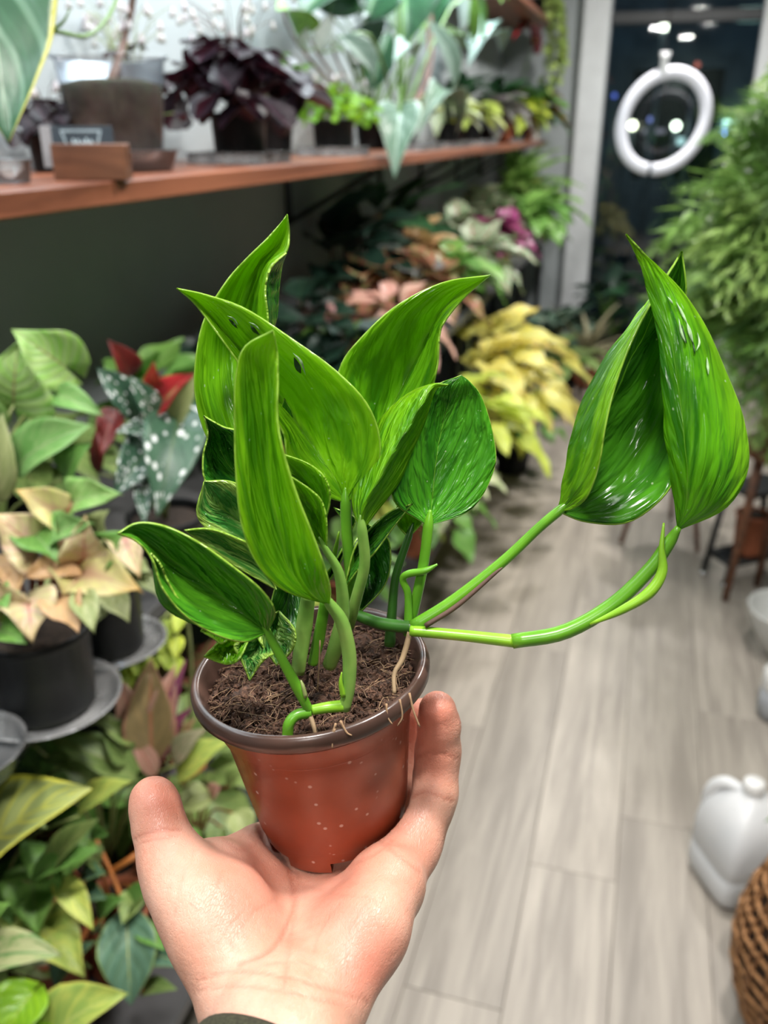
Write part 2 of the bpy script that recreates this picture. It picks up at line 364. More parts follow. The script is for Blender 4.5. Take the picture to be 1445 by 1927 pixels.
def leaf_at(parent, b, t, wpx, mat, shape='ovate', stem=None, stem_mat=None, stem_r=.0016, face=.6, roll=0, fold=.15, droop=.12, wave=.25, name='leaf', nu=14, nv=8, cup=.2, solid=.0006):
    """one leaf from base/tip given as (pixel x, pixel y, depth); wpx: width in pixels there"""
    B, T = P(*b), P(*t); L = np.linalg.norm(T-B); d = (b[2]+t[2])/2; w = wpx*d/F/L
    n = nrm(face*nrm(CAM-(B+T)/2)+(1-face)*np.array([0, 0, 1.0])); X = nrm(T-B)
    n = nrm(n-X*(n@X)); n = n*math.cos(roll)+np.cross(X, n)*math.sin(roll)
    V, Fc, UV = blade(shape, nu, nv, w, fold, 0, wave, 0, cup, random.randrange(9999))
    V[:, 2] += droop*4*V[:, 0]*(1-V[:, 0])
    o = obj(name, frame_leaf(V, B, T, n), Fc, mat, parent, UV)
    if solid: md = o.modifiers.new('thickness', 'SOLIDIFY'); md.thickness = solid; md.offset = 0
    if stem is not None:
        S = np.asarray(stem, float); mid = (S+B)/2+np.array([0, 0, .25*np.linalg.norm(B-S)])*.6
        V, Fc = tube([S, mid, B-X*(-.05)*L*0], [stem_r*1.3, stem_r], 6, 8); obj('petiole', V, Fc, stem_mat or M['stem_g'], parent)
    return o
def leaf_template(shape, width, elev, pet, drop, fold=.12, droop=.25, wave=.2, mats=None, nu=8, nv=4, seed=0, pr=.012, cup=.1):
    """a leaf with its petiole, rooted at the origin, in the xz plane; blade length 1"""
    e = math.radians(elev); a = math.radians(elev-drop)
    pts = [[0, 0, 0], [pet*.5*math.cos(min(1.5, e*1.15)), 0, pet*.55*math.sin(min(1.5, e*1.15))], [pet*math.cos(e), 0, pet*math.sin(e)]]
    pv, pf = tube(pts, [pr*1.4, pr], 4, 5, False)
    V, Fc, UV = blade(shape, nu, nv, width, fold, droop, wave, 0, cup, seed)
    c, s = math.cos(a), math.sin(a)
    V = np.stack([V[:, 0]*c-V[:, 2]*s, V[:, 1], V[:, 0]*s+V[:, 2]*c], 1)+np.array(pts[2])
    VV = np.vstack([V, pv]); FF = Fc+[[i+len(V) for i in q] for q in pf]
    m = mesh('leaf', VV, FF, mats, np.vstack([UV, np.full((len(pv), 2), .5)]))
    m.polygons.foreach_set('material_index', [0]*len(Fc)+[1]*len(pf)); return m
TPL = {}
def bush(parent, c, n, size, key, spec, jitter=.02, az=(0, 360), smin=.7, name='leaf', lean=(0, 0)):
    """n leaves rooted round c; spec: kwargs of leaf_template except elev, given as elevs=(lo,hi)"""
    if key not in TPL:
        lo, hi = spec['elevs']; kw = {k: v for k, v in spec.items() if k != 'elevs'}
        TPL[key] = [leaf_template(elev=lo+(hi-lo)*k/4, seed=k+len(TPL)*7, **kw) for k in range(5)]
    base = np.array(parent.location)
    for i in range(n):
        f = i/max(1, n-1); a = az[0]+((i*137.5) % 360)/360*(az[1]-az[0])+rng.uniform(-12, 12)
        k = int(np.clip(round(f*4+rng.uniform(-.7, .7)), 0, 4)); o = place(name, TPL[key][k], parent)
        r = jitter*math.sqrt(rng.uniform()); s = size*rng.uniform(smin, 1.1); ra = rng.uniform(0, 6.28)
        o.location = np.asarray(c)+np.array([r*math.cos(ra), r*math.sin(ra), 0])-base
        o.rotation_euler = (rng.uniform(-.22, .22)+lean[0], rng.uniform(-.15, .15)+lean[1], math.radians(a)); o.scale = (s, s, s)
POTM = {}
def nursery_pot(parent, c, r, h, mat, key=None, taper=.78, lip=.004, soilmat=None, fill=.012):
    """tapered pot with a rolled lip, standing with its base centre at c, plus its soil"""
    k = (round(r, 4), round(h, 4), mat.name, taper)
    if k not in POTM:
        rb = r*taper; prof = [(.001, .002), (rb*.93, .002), (rb*.96, 0), (rb, .002), (rb*1.0+(r-rb)*.12, h*.12), (r-lip*.9, h-lip*2.6), (r, h-lip*2.4), (r+lip*.25, h-lip*1.2), (r, h-lip*.2), (r-lip*.5, h), (r-lip, h-lip*.4), (r-lip*1.3, h-.02), (rb*.9, .012)]
        sp = [(.0005, h-fill+.003)]+[((r-lip*1.2)*q, h-fill+rng.uniform(-.003, .003)) for q in (.3, .6, .85)]+[((r-lip*1.2), h-fill-.001)]
        POTM[k] = (mesh('pot', *lathe(prof, 28), mat), mesh('soil', *lathe(sp, 18), soilmat or M['soil']))
    a = place('pot', POTM[k][0], parent); b_ = place('soil', POTM[k][1], parent)
    a.location = b_.location = np.asarray(c)-np.array(parent.location); return np.asarray(c)+np.array([0, 0, h-fill])
def saucer(c, r, h, label, mat=None, group=None, name='plant_saucer'):
    prof = [(.001, .0012), (r*.80, .0012), (r*.84, .003), (r*.97, h-.003), (r+.003, h-.001), (r+.003, h), (r-.0005, h), (r*.955, h-.004), (r*.82, .0045), (.001, .0025)]
    o = obj(name, *lathe(prof, 40, c), mat or M['tray']); return tag(o, label, 'saucer', group)

# ================================================================== the plant held in the hand
M['brown_pot'] = plain('brown_translucent_plastic', (.34, .078, .035), .33, .10, 30, spec=.5, col2=(.25, .055, .025))
nt = M['brown_pot'].node_tree; pb = NB(nt); bs = nt.nodes['Principled BSDF']
tco = pb.n('ShaderNodeTexCoord').outputs['Object']; vo = pb.n('ShaderNodeTexVoronoi'); vo.inputs['Scale'].default_value = 210; pb.l(tco, vo.inputs['Vector'])
msk = pb.math('MULTIPLY', pb.ss(vo.outputs['Distance'], .22, .10), pb.ss(pb.noise(tco, 70, 2), .50, .56))
old = bs.inputs['Base Color'].links[0].from_socket; pb.l(pb.mix(pb.math('MULTIPLY', msk, .85), old, (.60, .46, .42)), bs.inputs['Base Color'])
M['rim'] = plain('dark_brown_rim', (.075, .040, .030), .28, .15, 60, spec=.6)
M['coir'] = plain('coir_soil', (.150, .072, .042), .95, .35, 420, bump=1.0, col2=(.040, .020, .012))
M['fibre'] = plain('coir_fibre', (.34, .21, .115), .8, .2, 200)
RC = P(582, 1247, .352); RR = .0475
AX = nrm(np.array([0, 0, 1])*math.cos(.110)-rt*math.sin(.110)); EX = nrm(rt-AX*(rt@AX)); EY = np.cross(AX, EX); RP = np.stack([EX, EY, AX], 1)
PH = .081; RBASE = .0315
main = thing('potted_plant', RC-AX*PH, 'glossy green marbled vine plant in small brown plastic pot held on the open palm', 'plant')
def loc(r, a, z): return RC+RP@np.array([r*math.cos(a), r*math.sin(a), z])
rw = lambda z: np.interp(z, [-PH, -.022, -.008], [RBASE, RR-.0078, RR-.0046])
prof = [(rw(-.008), -.0078), (rw(-.0205), -.0205), (rw(-.0214)-.0011, -.0214), (rw(-.04)-.0009, -.04), (rw(-.0695)-.0006, -.0695), (rw(-.0702)-.0012, -.0706), (rw(-.076)-.0012, -.076), (RBASE-.001, -PH)]
SEG = 72; V, Fc = lathe(prof, SEG, RC, RP)
nrow = len(prof)-2; cut = set()
for a0 in range(6, SEG, 12):                       # drainage notches in the foot
    for k in range(5): cut.add(nrow*SEG+(a0+k) % SEG)
body = [q for i, q in enumerate(Fc) if i not in cut]
iv, if_ = lathe([(rw(-.012)-.0016, -.012), (rw(-.05)-.002, -.05), (rw(-.0705)-.0025, -.0725), (.001, -.0725)], SEG, RC, RP)
V, Fc = merge([(V, body), (iv, if_)]); obj('pot', V, Fc, M['brown_pot'], main)
V, Fc = lathe([(RR-.0052, -.0074), (RR-.003, -.0078), (RR-.0006, -.0076), (RR+.0006, -.0060), (RR+.0007, -.0030), (RR-.0002, -.0008), (RR-.0018, 0), (RR-.0032, -.0012), (RR-.0044, -.004), (RR-.0088, -.018)], 96, RC, RP)
obj('rim', V, Fc, M['rim'], main)
SOILZ = -.0095; sv = []; NRG, NSG = 26, 72
for i in range(NRG+1):
    for k in range(NSG):
        r = (RR-.0058)*i/NRG; a = 2*math.pi*k/NSG
        z = SOILZ+.0022*math.sin(r*210+2*math.sin(3*a))*math.cos(4*a+r*90)+rng.uniform(-.0011, .0011)+.0015*(1-i/NRG)
        sv.append(loc(r+rng.uniform(-.0004, .0004)*(i > 0), a, z if i < NRG else SOILZ-.002))
sf = [[i*NSG+k, i*NSG+(k+1) % NSG, (i+1)*NSG+(k+1) % NSG, (i+1)*NSG+k] for i in range(NRG) for k in range(NSG)]
obj('soil', sv, sf, M['coir'], main)
ch = []                                             # crumbs of coir on the soil, too many to count
for i in range(2300):
    r = (RR-.006)*math.sqrt(rng.uniform()); a = rng.uniform(0, 6.283); c = loc(r, a, SOILZ+rng.uniform(0, .0022)); s = rng.uniform(.0005, .0019)
    q = rng.normal(size=(3, 3)); q, _ = np.linalg.qr(q)
    vv = np.array([[1, 0, 0], [-1, 0, 0], [0, 1, 0], [0, -1, 0], [0, 0, 1], [0, 0, -1]])*s*rng.uniform(.5, 1.3, (6, 1))
    ch.append((vv@q.T+c, [[0, 2, 4], [2, 1, 4], [1, 3, 4], [3, 0, 4], [2, 0, 5], [1, 2, 5], [3, 1, 5], [0, 3, 5]]))
tag(obj('soil_crumbs', *merge(ch), M['coir'], main, None, False), kind='stuff')
ch = []
for i in range(300):
    r = (RR-.006)*math.sqrt(rng.uniform()); a = rng.uniform(0, 6.283); c = loc(r, a, SOILZ+.0015); L = rng.uniform(.004, .014); b_ = rng.uniform(0, 6.283)
    d = RP@np.array([math.cos(b_), math.sin(b_), rng.uniform(-.1, .35)]); e = RP@np.array([-math.sin(b_), math.cos(b_), rng.uniform(-.3, .4)])
    ch.append(tube([c-d*L/2, c+e*L*rng.uniform(-.25, .25)+AX*.001, c+d*L/2], [.00016, .00011], 3, 5, False))
tag(obj('soil_fibres', *merge(ch), M['fibre'], main), kind='stuff')
def soil(x, y, dz=0.0):
    r = ray(x, y); o = RC+AX*(SOILZ+dz); return CAM+r*(((o-CAM)@AX)/(r@AX))
for pts in ([(632, 1375), (622, 1400), (605, 1418)], [(640, 1370), (652, 1392), (662, 1398)], [(770, 1318), (778, 1352), (790, 1382), (786, 1372)], [(752, 1330), (757, 1362), (748, 1380)], [(727, 1338), (729, 1362), (738, 1377)], [(630, 1385), (626, 1405), (625, 1422)]):
    dr = .352-math.sqrt(max(1e-5, (RR+.001)**2-((pts[0][0]-582)*.352/F)**2))*.80-.0035; q = [P(x, y-14, dr) for x, y in pts]; obj('root', *tube(q, [.0005, .00025], 5, 10), M['fibre'], main)
# --- its leaves
def vmat(name, a, b_, **k):
    d = dict(vein=(.16, .40, .03), veinw=.006, margin=(.30, .50, .06), marginw=.008, trans=.40, rough=.22, streak=(5, 4), contrast=(.36, .62), bump=.55, latslope=2.2, fm=(1.6, 1.8), fv=.25, flecks=True, blister=2.2); d.update(k)
    return leafmat(name, a, b_, **d)
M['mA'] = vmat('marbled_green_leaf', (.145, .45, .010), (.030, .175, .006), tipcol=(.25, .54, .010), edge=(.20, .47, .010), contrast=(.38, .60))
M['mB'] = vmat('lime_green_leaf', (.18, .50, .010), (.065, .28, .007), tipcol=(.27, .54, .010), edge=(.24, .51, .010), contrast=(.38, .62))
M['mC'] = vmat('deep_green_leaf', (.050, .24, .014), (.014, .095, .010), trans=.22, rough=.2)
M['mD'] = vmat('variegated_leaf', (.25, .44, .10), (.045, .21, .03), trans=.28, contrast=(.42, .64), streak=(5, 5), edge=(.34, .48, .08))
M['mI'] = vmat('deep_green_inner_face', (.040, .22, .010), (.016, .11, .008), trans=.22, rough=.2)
M['mE'] = vmat('mid_green_leaf', (.095, .37, .016), (.045, .23, .012), trans=.26, rough=.24)
def loft(name, base, st, tip, mat, nu=34, nv=16, crease=None, rip=.0005, thick=.0007, back=None):
    """blade lofted through stations of control points (pixel x, pixel y, depth), base to tip"""
    K = len(st[0]); rows = [[base]*K]+st+[[tip]*K]; rows = np.array(rows, float)
    cols = [catmull(rows[:, k], nu+1) for k in range(K)]
    V, UV = [], []
    for i in range(nu+1):
        c = np.array([cols[k][i] for k in range(K)])
        if crease is None: r = catmull(c, nv+1)
        else:
            n1 = max(2, round(nv*crease/(K-1))); r = np.vstack([catmull(c[:crease+1], n1+1)[:-1], catmull(c[crease:], nv-n1+1)])
        for j in range(nv+1):
            V.append(P(*r[j])); UV.append([i/nu, j/nv])
    V = np.array(V); G = V.reshape(nu+1, nv+1, 3)
    du = np.gradient(G, axis=0); dv = np.gradient(G, axis=1); N = np.cross(du, dv); N /= np.maximum(1e-9, np.linalg.norm(N, axis=2, keepdims=True))
    uu, vv = np.meshgrid(np.arange(nu+1)/nu, np.arange(nv+1)/nv, indexing='ij'); s = rng.uniform(0, 6)
    h = np.sin(uu*46-abs(vv-.5)*40+s)*np.sin(uu*math.pi)*(1-abs(2*vv-1)**4)*(.6+.4*np.sin(9*uu+5*vv+s))
    G += N*(rip*h)[..., None]
    Fc = [[i*(nv+1)+j, (i+1)*(nv+1)+j, (i+1)*(nv+1)+j+1, i*(nv+1)+j+1] for i in range(nu) for j in range(nv)]
    o = obj(name, G.reshape(-1, 3), Fc, mat, main, np.array(UV)); md = o.modifiers.new('thickness', 'SOLIDIFY'); md.thickness = thick; md.offset = 0
    if back is not None: o.data.materials.append(back); md.material_offset = 1
    return o
def stn(rows, ds):
    """rows of pixel pairs + depths per row/column -> stations"""
    return [[(x, y, d) for (x, y), d in zip(r, dd)] for r, dd in zip(rows, ds)]
def lin(d0, d1, n, offs): return [[d0+(d1-d0)*(i+1)/(n+1)+o*math.sin(math.pi*min(1, (i+1.2)/(n+.6)))for o in offs] for i in range(n)]
# tall leaf at the back, tip up
R_ = [[(395, 835), (455, 840), (505, 830)], [(367, 745), (440, 750), (520, 740)], [(370, 660), (440, 665), (515, 660)], [(388, 592), (450, 600), (512, 600)], [(428, 527), (470, 538), (500, 545), ][:3], [(466, 485), (492, 492), (511, 500)], [(500, 452), (522, 460), (539, 474)], [(524, 425), (535, 432), (544, 440)]]
LC = loft('leaf', (470, 930, .345), stn(R_, lin(.345, .325, 8, (-.004, .010, -.010))), (540, 404, .322), M['mA'])
R_ = [[(504, 600), (520, 600)], [(499, 545), (524, 548)], [(510, 503), (530, 500)]]
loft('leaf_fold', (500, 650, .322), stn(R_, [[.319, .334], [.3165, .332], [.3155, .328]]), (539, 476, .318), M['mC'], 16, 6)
# broad leaf with its tip to the left
R_ = [[(702, 905), (628, 897), (572, 920)], [(716, 835), (597, 852), (541, 868)], [(692, 762), (560, 800), (533, 815)], [(632, 698), (520, 745), (500, 768)], [(548, 637), (470, 682), (457, 695)], [(462, 581), (415, 618), (405, 622)], [(392, 556), (372, 568), (366, 571)]]
LA = loft('leaf', (652, 947, .338), stn(R_, lin(.335, .318, 7, (-.012, .012, -.002))), (333, 543, .312), M['mB'], crease=1)
# upper right leaf, tip to the right
R_ = [[(650, 850), (705, 870), (765, 830)], [(628, 770), (730, 785), (805, 758)], [(640, 690), (768, 705), (823, 690)], [(680, 635), (797, 645), (827, 632)], [(745, 576), (825, 592), (838, 603)], [(832, 532), (862, 553), (873, 561)]]
loft('leaf', (695, 935, .35), stn(R_, lin(.350, .330, 6, (-.008, .010, -.004))), (922, 518, .322), M['mA'], crease=1)
# round glossy leaf on the right
R_ = [[(742, 945), (812, 948), (888, 958)], [(742, 880), (818, 882), (931, 880)], [(763, 812), (828, 818), (927, 812)], [(795, 757), (842, 762), (907, 748)], [(822, 724), (855, 728), (886, 720)]]
loft('leaf', (806, 990, .338), stn(R_, lin(.338, .330, 5, (-.004, .006, .004))), (868, 706, .332), M['mE'], crease=1)
# folded leaf in front of it
R_ = [[(664, 955), (684, 955), (712, 958)], [(667, 908), (712, 903), (752, 905)], [(690, 850), (740, 850), (775, 850)], [(714, 792), (769, 802), (797, 800)], [(757, 749), (797, 754), (809, 760)], [(799, 727), (817, 724), (821, 731)]]
loft('leaf', (681, 999, .325), stn(R_, lin(.325, .318, 6, (.014, -.006, .010))), (843, 724, .318), M['mB'], crease=1)
# near upright leaf, out of focus
R_ = [[(535, 1112), (583, 1118), (622, 1110)], [(484, 1062), (548, 1075), (611, 1068)], [(455, 990), (527, 1002), (588, 1005)], [(444, 900), (509, 905), (553, 915)], [(441, 800), (504, 806), (524, 808)], [(443, 710), (497, 712), (523, 714)], [(460, 653), (492, 654), (522, 664)]]
loft('leaf', (620, 1138, .305), stn(R_, lin(.300, .272, 7, (-.004, .007, -.008))), (514, 622, .270), M['mB'], crease=1)
# low near leaf pointing left
R_ = [[(518, 1152), (470, 1163), (462, 1208)], [(492, 1110), (428, 1132), (405, 1194)], [(438, 1066), (383, 1098), (347, 1158)], [(373, 1020), (334, 1062), (305, 1106)], [(310, 990), (292, 1032), (286, 1052)], [(258, 984), (254, 1007), (256, 1018)]]
loft('leaf', (503, 1191, .305), stn(R_, lin(.302, .276, 6, (-.004, .010, -.004))), (221, 1004, .276), M['mE'], crease=1)
R_ = [[(360, 1160), (345, 1165)], [(318, 1098), (300, 1130)], [(302, 1062), (289, 1070)]]
loft('leaf_fold', (420, 1190, .296), stn(R_, [[.290, .300], [.286, .296], [.282, .290]]), (283, 1040, .281), M['mE'], 14, 6)
# small glossy leaf behind the near one
R_ = [[(420, 938), (462, 905), (505, 875)], [(386, 905), (430, 875), (480, 840)], [(382, 858), (412, 840), (450, 812)], [(391, 818), (400, 813), (420, 803)]]
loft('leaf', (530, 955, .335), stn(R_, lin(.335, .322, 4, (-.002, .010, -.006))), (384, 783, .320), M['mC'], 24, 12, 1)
# variegated leaf below it
R_ = [[(462, 1052), (492, 1015), (505, 960)], [(405, 1010), (440, 972), (472, 925)], [(370, 968), (404, 945), (432, 905)]]
loft('leaf', (535, 1075, .335), stn(R_, lin(.335, .322, 3, (-.002, .006, -.004))), (384, 905, .322), M['mD'], 24, 12, 1)
R_ = [[(470, 1082), (485, 1062), (492, 1040)], [(415, 1048), (425, 1028), (440, 1010)], [(370, 1015), (378, 1002), (392, 995)]]
loft('leaf', (520, 1110, .322), stn(R_, lin(.322, .308, 3, (0, .004, -.003))), (347, 998, .306), M['mD'], 20, 10, 1)
# inner leaves behind the near one
R_ = [[(590, 985), (608, 965), (621, 940)], [(560, 960), (590, 925), (612, 900)], [(530, 920), (555, 890), (580, 872)]]
loft('leaf', (606, 1000, .332), stn(R_, lin(.332, .318, 3, (0, .006, -.004))), (520, 850, .318), M['mA'], 20, 10, 1)
R_ = [[(588, 1010), (604, 1002), (615, 985)], [(572, 975), (592, 962), (606, 945)], [(556, 935), (572, 928), (585, 922)]]
loft('leaf', (614, 1038, .318), stn(R_, lin(.318, .306, 3, (0, .005, -.003))), (545, 895, .308), M['mA'], 20, 10, 1)
R_ = [[(555, 900), (580, 905), (600, 890)], [(535, 840), (565, 845), (590, 830)], [(525, 790), (545, 795), (560, 790)]]
loft('leaf', (590, 950, .346), stn(R_, lin(.346, .338, 3, (0, .004, 0))), (535, 750, .336), M['mE'], 20, 10, 1)
# dark curled inner leaves
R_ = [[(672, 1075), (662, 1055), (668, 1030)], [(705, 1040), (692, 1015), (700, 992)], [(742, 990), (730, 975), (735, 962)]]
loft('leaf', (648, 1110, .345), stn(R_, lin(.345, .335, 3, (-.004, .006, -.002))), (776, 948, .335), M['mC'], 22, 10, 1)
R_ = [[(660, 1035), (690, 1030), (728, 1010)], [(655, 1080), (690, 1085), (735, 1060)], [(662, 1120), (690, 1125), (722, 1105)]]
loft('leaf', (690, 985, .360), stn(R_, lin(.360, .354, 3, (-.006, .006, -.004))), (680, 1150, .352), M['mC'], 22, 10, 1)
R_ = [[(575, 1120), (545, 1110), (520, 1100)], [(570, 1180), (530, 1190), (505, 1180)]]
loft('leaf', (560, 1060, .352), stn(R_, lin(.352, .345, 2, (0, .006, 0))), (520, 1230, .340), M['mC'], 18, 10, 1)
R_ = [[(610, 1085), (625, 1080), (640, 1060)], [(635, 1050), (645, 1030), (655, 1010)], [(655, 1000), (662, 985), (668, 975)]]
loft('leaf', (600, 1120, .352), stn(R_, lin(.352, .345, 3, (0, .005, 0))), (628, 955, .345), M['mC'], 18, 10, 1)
R_ = [[(747, 985), (768, 985), (795, 980)], [(748, 950), (770, 945), (800, 940)]]
loft('leaf', (769, 1012, .350), stn(R_, lin(.350, .345, 2, (0, .005, 0))), (775, 880, .345), M['mA'], 18, 10, 1)
# crumpled variegated leaves lying low on the left
for bs_, st, tp, mt in (((500, 1165, .325), [[(462, 1200), (485, 1215), (520, 1222)], [(440, 1215), (470, 1240), (505, 1235)], [(455, 1245), (470, 1255), (490, 1250)]], (470, 1280, .318), 'mD'),
                        ((525, 1150, .33), [[(490, 1170), (520, 1175), (552, 1180)], [(485, 1200), (525, 1205), (556, 1205)], [(505, 1232), (525, 1235), (545, 1230)]], (520, 1252, .324), 'mD'),
                        ((470, 1200, .322), [[(440, 1195), (435, 1215), (450, 1240)], [(415, 1205), (412, 1222), (425, 1250)]], (384, 1236, .318), 'mA'),
                        ((450, 1180, .318), [[(420, 1170), (415, 1185), (420, 1210)], [(390, 1165), (392, 1180), (400, 1200)]], (378, 1188, .315), 'mA'),
                        ((410, 1150, .318), [[(385, 1145), (380, 1160), (385, 1175)], [(355, 1145), (352, 1158), (360, 1170)]], (330, 1158, .314), 'mE')):
    n = len(st); o = loft('leaf', bs_, stn(st, lin(bs_[2], tp[2], n, (-.003, .006, -.005))), tp, M[mt], 20, 12, 1, .0016)
# the pair on the long side shoot
R_ = [[(1080, 957), (1054, 942), (1085, 962), (1106, 983)], [(1107, 932), (1062, 893), (1125, 935), (1188, 981)], [(1128, 873), (1073, 833), (1165, 872), (1262, 918)], [(1140, 800), (1093, 763), (1192, 800), (1287, 830)], [(1160, 720), (1130, 688), (1214, 730), (1292, 740)], [(1188, 645), (1178, 620), (1237, 650), (1290, 650)], [(1223, 574), (1221, 566), (1258, 580), (1290, 575)], [(1260, 512), (1260, 510), (1275, 520), (1291, 535)]]
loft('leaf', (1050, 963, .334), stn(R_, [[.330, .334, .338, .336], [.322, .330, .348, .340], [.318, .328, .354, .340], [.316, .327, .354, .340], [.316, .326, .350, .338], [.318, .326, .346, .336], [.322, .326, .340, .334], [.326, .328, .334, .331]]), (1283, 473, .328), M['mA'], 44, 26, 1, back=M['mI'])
R_ = [[(1292, 965), (1269, 940), (1316, 952), (1366, 955)], [(1288, 885), (1260, 878), (1328, 884), (1407, 882)], [(1282, 795), (1250, 792), (1322, 802), (1399, 790)], [(1268, 705), (1245, 702), (1303, 708), (1367, 704)], [(1254, 624), (1237, 622), (1284, 626), (1331, 622)], [(1235, 562), (1222, 561), (1256, 560), (1291, 558)], [(1216, 506), (1208, 506), (1226, 506), (1244, 506)], [(1196, 469), (1193, 469), (1200, 468), (1208, 473)]]
LB = loft('leaf', (1276, 997, .322), stn(R_, [[.328, .318, .312, .314], [.330, .314, .306, .314], [.330, .312, .305, .314], [.328, .311, .305, .313], [.324, .310, .306, .311], [.318, .309, .307, .309], [.312, .307, .307, .307], [.307, .305, .305, .305]]), (1178, 441, .302), M['mA'], 44, 24, 1)
# torn slits and curled scars on the blades
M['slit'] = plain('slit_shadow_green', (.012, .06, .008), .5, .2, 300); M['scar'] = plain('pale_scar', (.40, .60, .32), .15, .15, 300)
def slit(leaf, pts, w, mat, off=.0012):
    me = leaf.data; vv = np.zeros(len(me.vertices)*3); me.vertices.foreach_get('co', vv); vv = vv.reshape(-1, 3)+np.array(main.location)-CAM
    dz = vv@fw; px_ = np.stack([722.5+F*(vv@rt)/dz, 963.5-F*(vv@up)/dz], 1); q = catmull(np.array(pts, float), 9); V = []
    for i, p in enumerate(q):
        t = nrm(np.append(q[min(i+1, 8)]-q[max(i-1, 0)], 0))[:2]; nn = np.array([-t[1], t[0]]); k = w*math.sin(math.pi*(i+.15)/8.3)
        for s_, lift in ((-.5, 0), (0, .0006), (.5, 0)):
            a = p+nn*k*s_; ds = np.linalg.norm(px_-a, axis=1); ii = np.argsort(ds)[:4]; V.append(P(a[0], a[1], np.average(dz[ii], weights=1/(ds[ii]+1))-off-lift))
    return obj('slit', V, [[i*3+j, i*3+j+1, i*3+j+4, i*3+j+3] for i in range(8) for j in range(2)], mat, main)
for pts, w in (([(430, 600), (438, 608), (447, 618)], 6), ([(471, 611), (478, 621), (488, 630)], 7), ([(553, 672), (560, 690), (566, 703)], 11)): slit(LA, pts, w, M['slit'])
for pts, w in (([(427, 594), (440, 600), (448, 612)], 3), ([(468, 606), (480, 612), (490, 622)], 3), ([(551, 664), (566, 680), (575, 706)], 5)): slit(LA, pts, w, M['scar'], .0016)
for pts, w in (([(1272, 568), (1284, 590), (1294, 612)], 5), ([(1292, 606), (1298, 625), (1304, 645)], 7), ([(1277, 600), (1282, 625), (1290, 645)], 5), ([(1312, 625), (1316, 645), (1310, 660)], 4), ([(1330, 672), (1332, 690), (1333, 705)], 5), ([(1256, 558), (1262, 566), (1266, 572)], 4)): slit(LB, pts, w, M['scar'])
for pts, w in (([(1283, 610), (1287, 630), (1293, 648)], 5), ([(1303, 640), (1306, 655), (1308, 668)], 4)): slit(LB, pts, w, M['slit'], .0008)
# --- stems
def stem(name, pts, r, mat, seg=10, n=24, lead=True):
    q = [np.asarray(p) if len(p) == 3 and not isinstance(p, tuple) else P(*p) for p in pts]
    r = list(r)
    if name == 'petiole':                           # run the stalk into the blade
        k = 0 if lead else -1; a, b2 = (q[0], q[1]) if lead else (q[-1], q[-2]); e = a+nrm(a-b2)*.006
        q = [e]+q if lead else q+[e]; rr2 = np.interp(np.linspace(0, 1, len(q)-1), np.linspace(0, 1, len(r)), r).tolist(); r = [rr2[0]*.25]+rr2 if lead else rr2+[rr2[-1]*.25]
    V, Fc = tube(q, r, seg, n); return obj(name, V, Fc, mat, main)
M['stA'] = plain('fresh_green_stem', (.13, .36, .018), .3, .12, 60, col2=(.09, .27, .015)); M['stB'] = plain('lime_stem', (.24, .47, .025), .3, .1, 60, col2=(.18, .40, .02))
M['stC'] = plain('dark_green_stem', (.035, .13, .015), .35, .2, 60); M['stD'] = plain('pale_green_stem', (.23, .38, .075), .4, .2, 80, col2=(.14, .30, .045)); M['stE'] = plain('tan_root', (.32, .22, .12), .7, .2, 80)
pxr = lambda p, d: p*d/F/2
stem('petiole', [(776, 1180, .342), (850, 1133, .341), (945, 1058, .339), (1012, 995, .336), (1052, 961, .334)], [pxr(26, .342), pxr(23, .34), pxr(19, .338), pxr(20, .335)], M['stA'], lead=False)
stem('vine', [(772, 1187, .340), (870, 1196, .336), (968, 1207, .333)], [pxr(21, .34), pxr(22, .336), pxr(25, .333)], M['stB'])
stem('vine', [(964, 1207, .333), (1060, 1190, .331), (1150, 1140, .329), (1222, 1072, .326), (1258, 1022, .324), (1277, 992, .321)], [pxr(29, .333), pxr(30, .33), pxr(29, .328), pxr(27, .325), pxr(26, .322), pxr(12, .32)], M['stA'])
stem('sheath', [(1110, 1175, .326), (1170, 1148, .3235), (1222, 1115, .322), (1246, 1075, .321), (1245, 1030, .320), (1249, 984, .320)], [pxr(6, .32), pxr(17, .32), pxr(23, .32), pxr(20, .32), pxr(11, .32), pxr(4, .32)], M['stB'])
stem('vine', [(672, 1158, .352), (720, 1174, .347), (778, 1181, .342)], [pxr(22, .35), pxr(25, .345), pxr(25, .342)], M['stC'])
stem('dry_sheath', [(800, 1178, .337), (860, 1140, .336), (930, 1080, .335), (945, 1068, .335)], [pxr(10, .33), pxr(10, .33), pxr(7, .33), pxr(2, .33)], M['stem_b'], 6)
stem('shoot', [(768, 1180, .345), (768, 1120, .343), (758, 1092, .342), (768, 1080, .340), (800, 1074, .338), (823, 1062, .337)], [pxr(18, .34), pxr(15, .34), pxr(14, .34), pxr(15, .34), pxr(14, .34), pxr(4, .34)], M['stA'], 8)
stem('aerial_root', [(772, 1190, .340), (757, 1240, .339), (742, 1268, .337), (742, 1305, .334)], [pxr(12, .34), pxr(11, .34), pxr(9, .34), pxr(8, .34)], M['stE'], 8)
stem('petiole', [(806, 988, .338), (797, 1060, .341), (778, 1150, .346), (768, 1195, .350)], [pxr(20, .34), pxr(20, .34), pxr(20, .34)], M['stA'])
stem('petiole', [(769, 1010, .350), (745, 1085, .352), (737, 1160, .354), (733, 1215, .356)], [pxr(14, .35), pxr(18, .35), pxr(22, .35)], M['stC'])
stem('petiole', [(681, 997, .325), (686, 1060, .330), (672, 1120, .336), (655, 1180, .345)], [pxr(20, .33), pxr(21, .33), pxr(24, .33)], M['stD'])
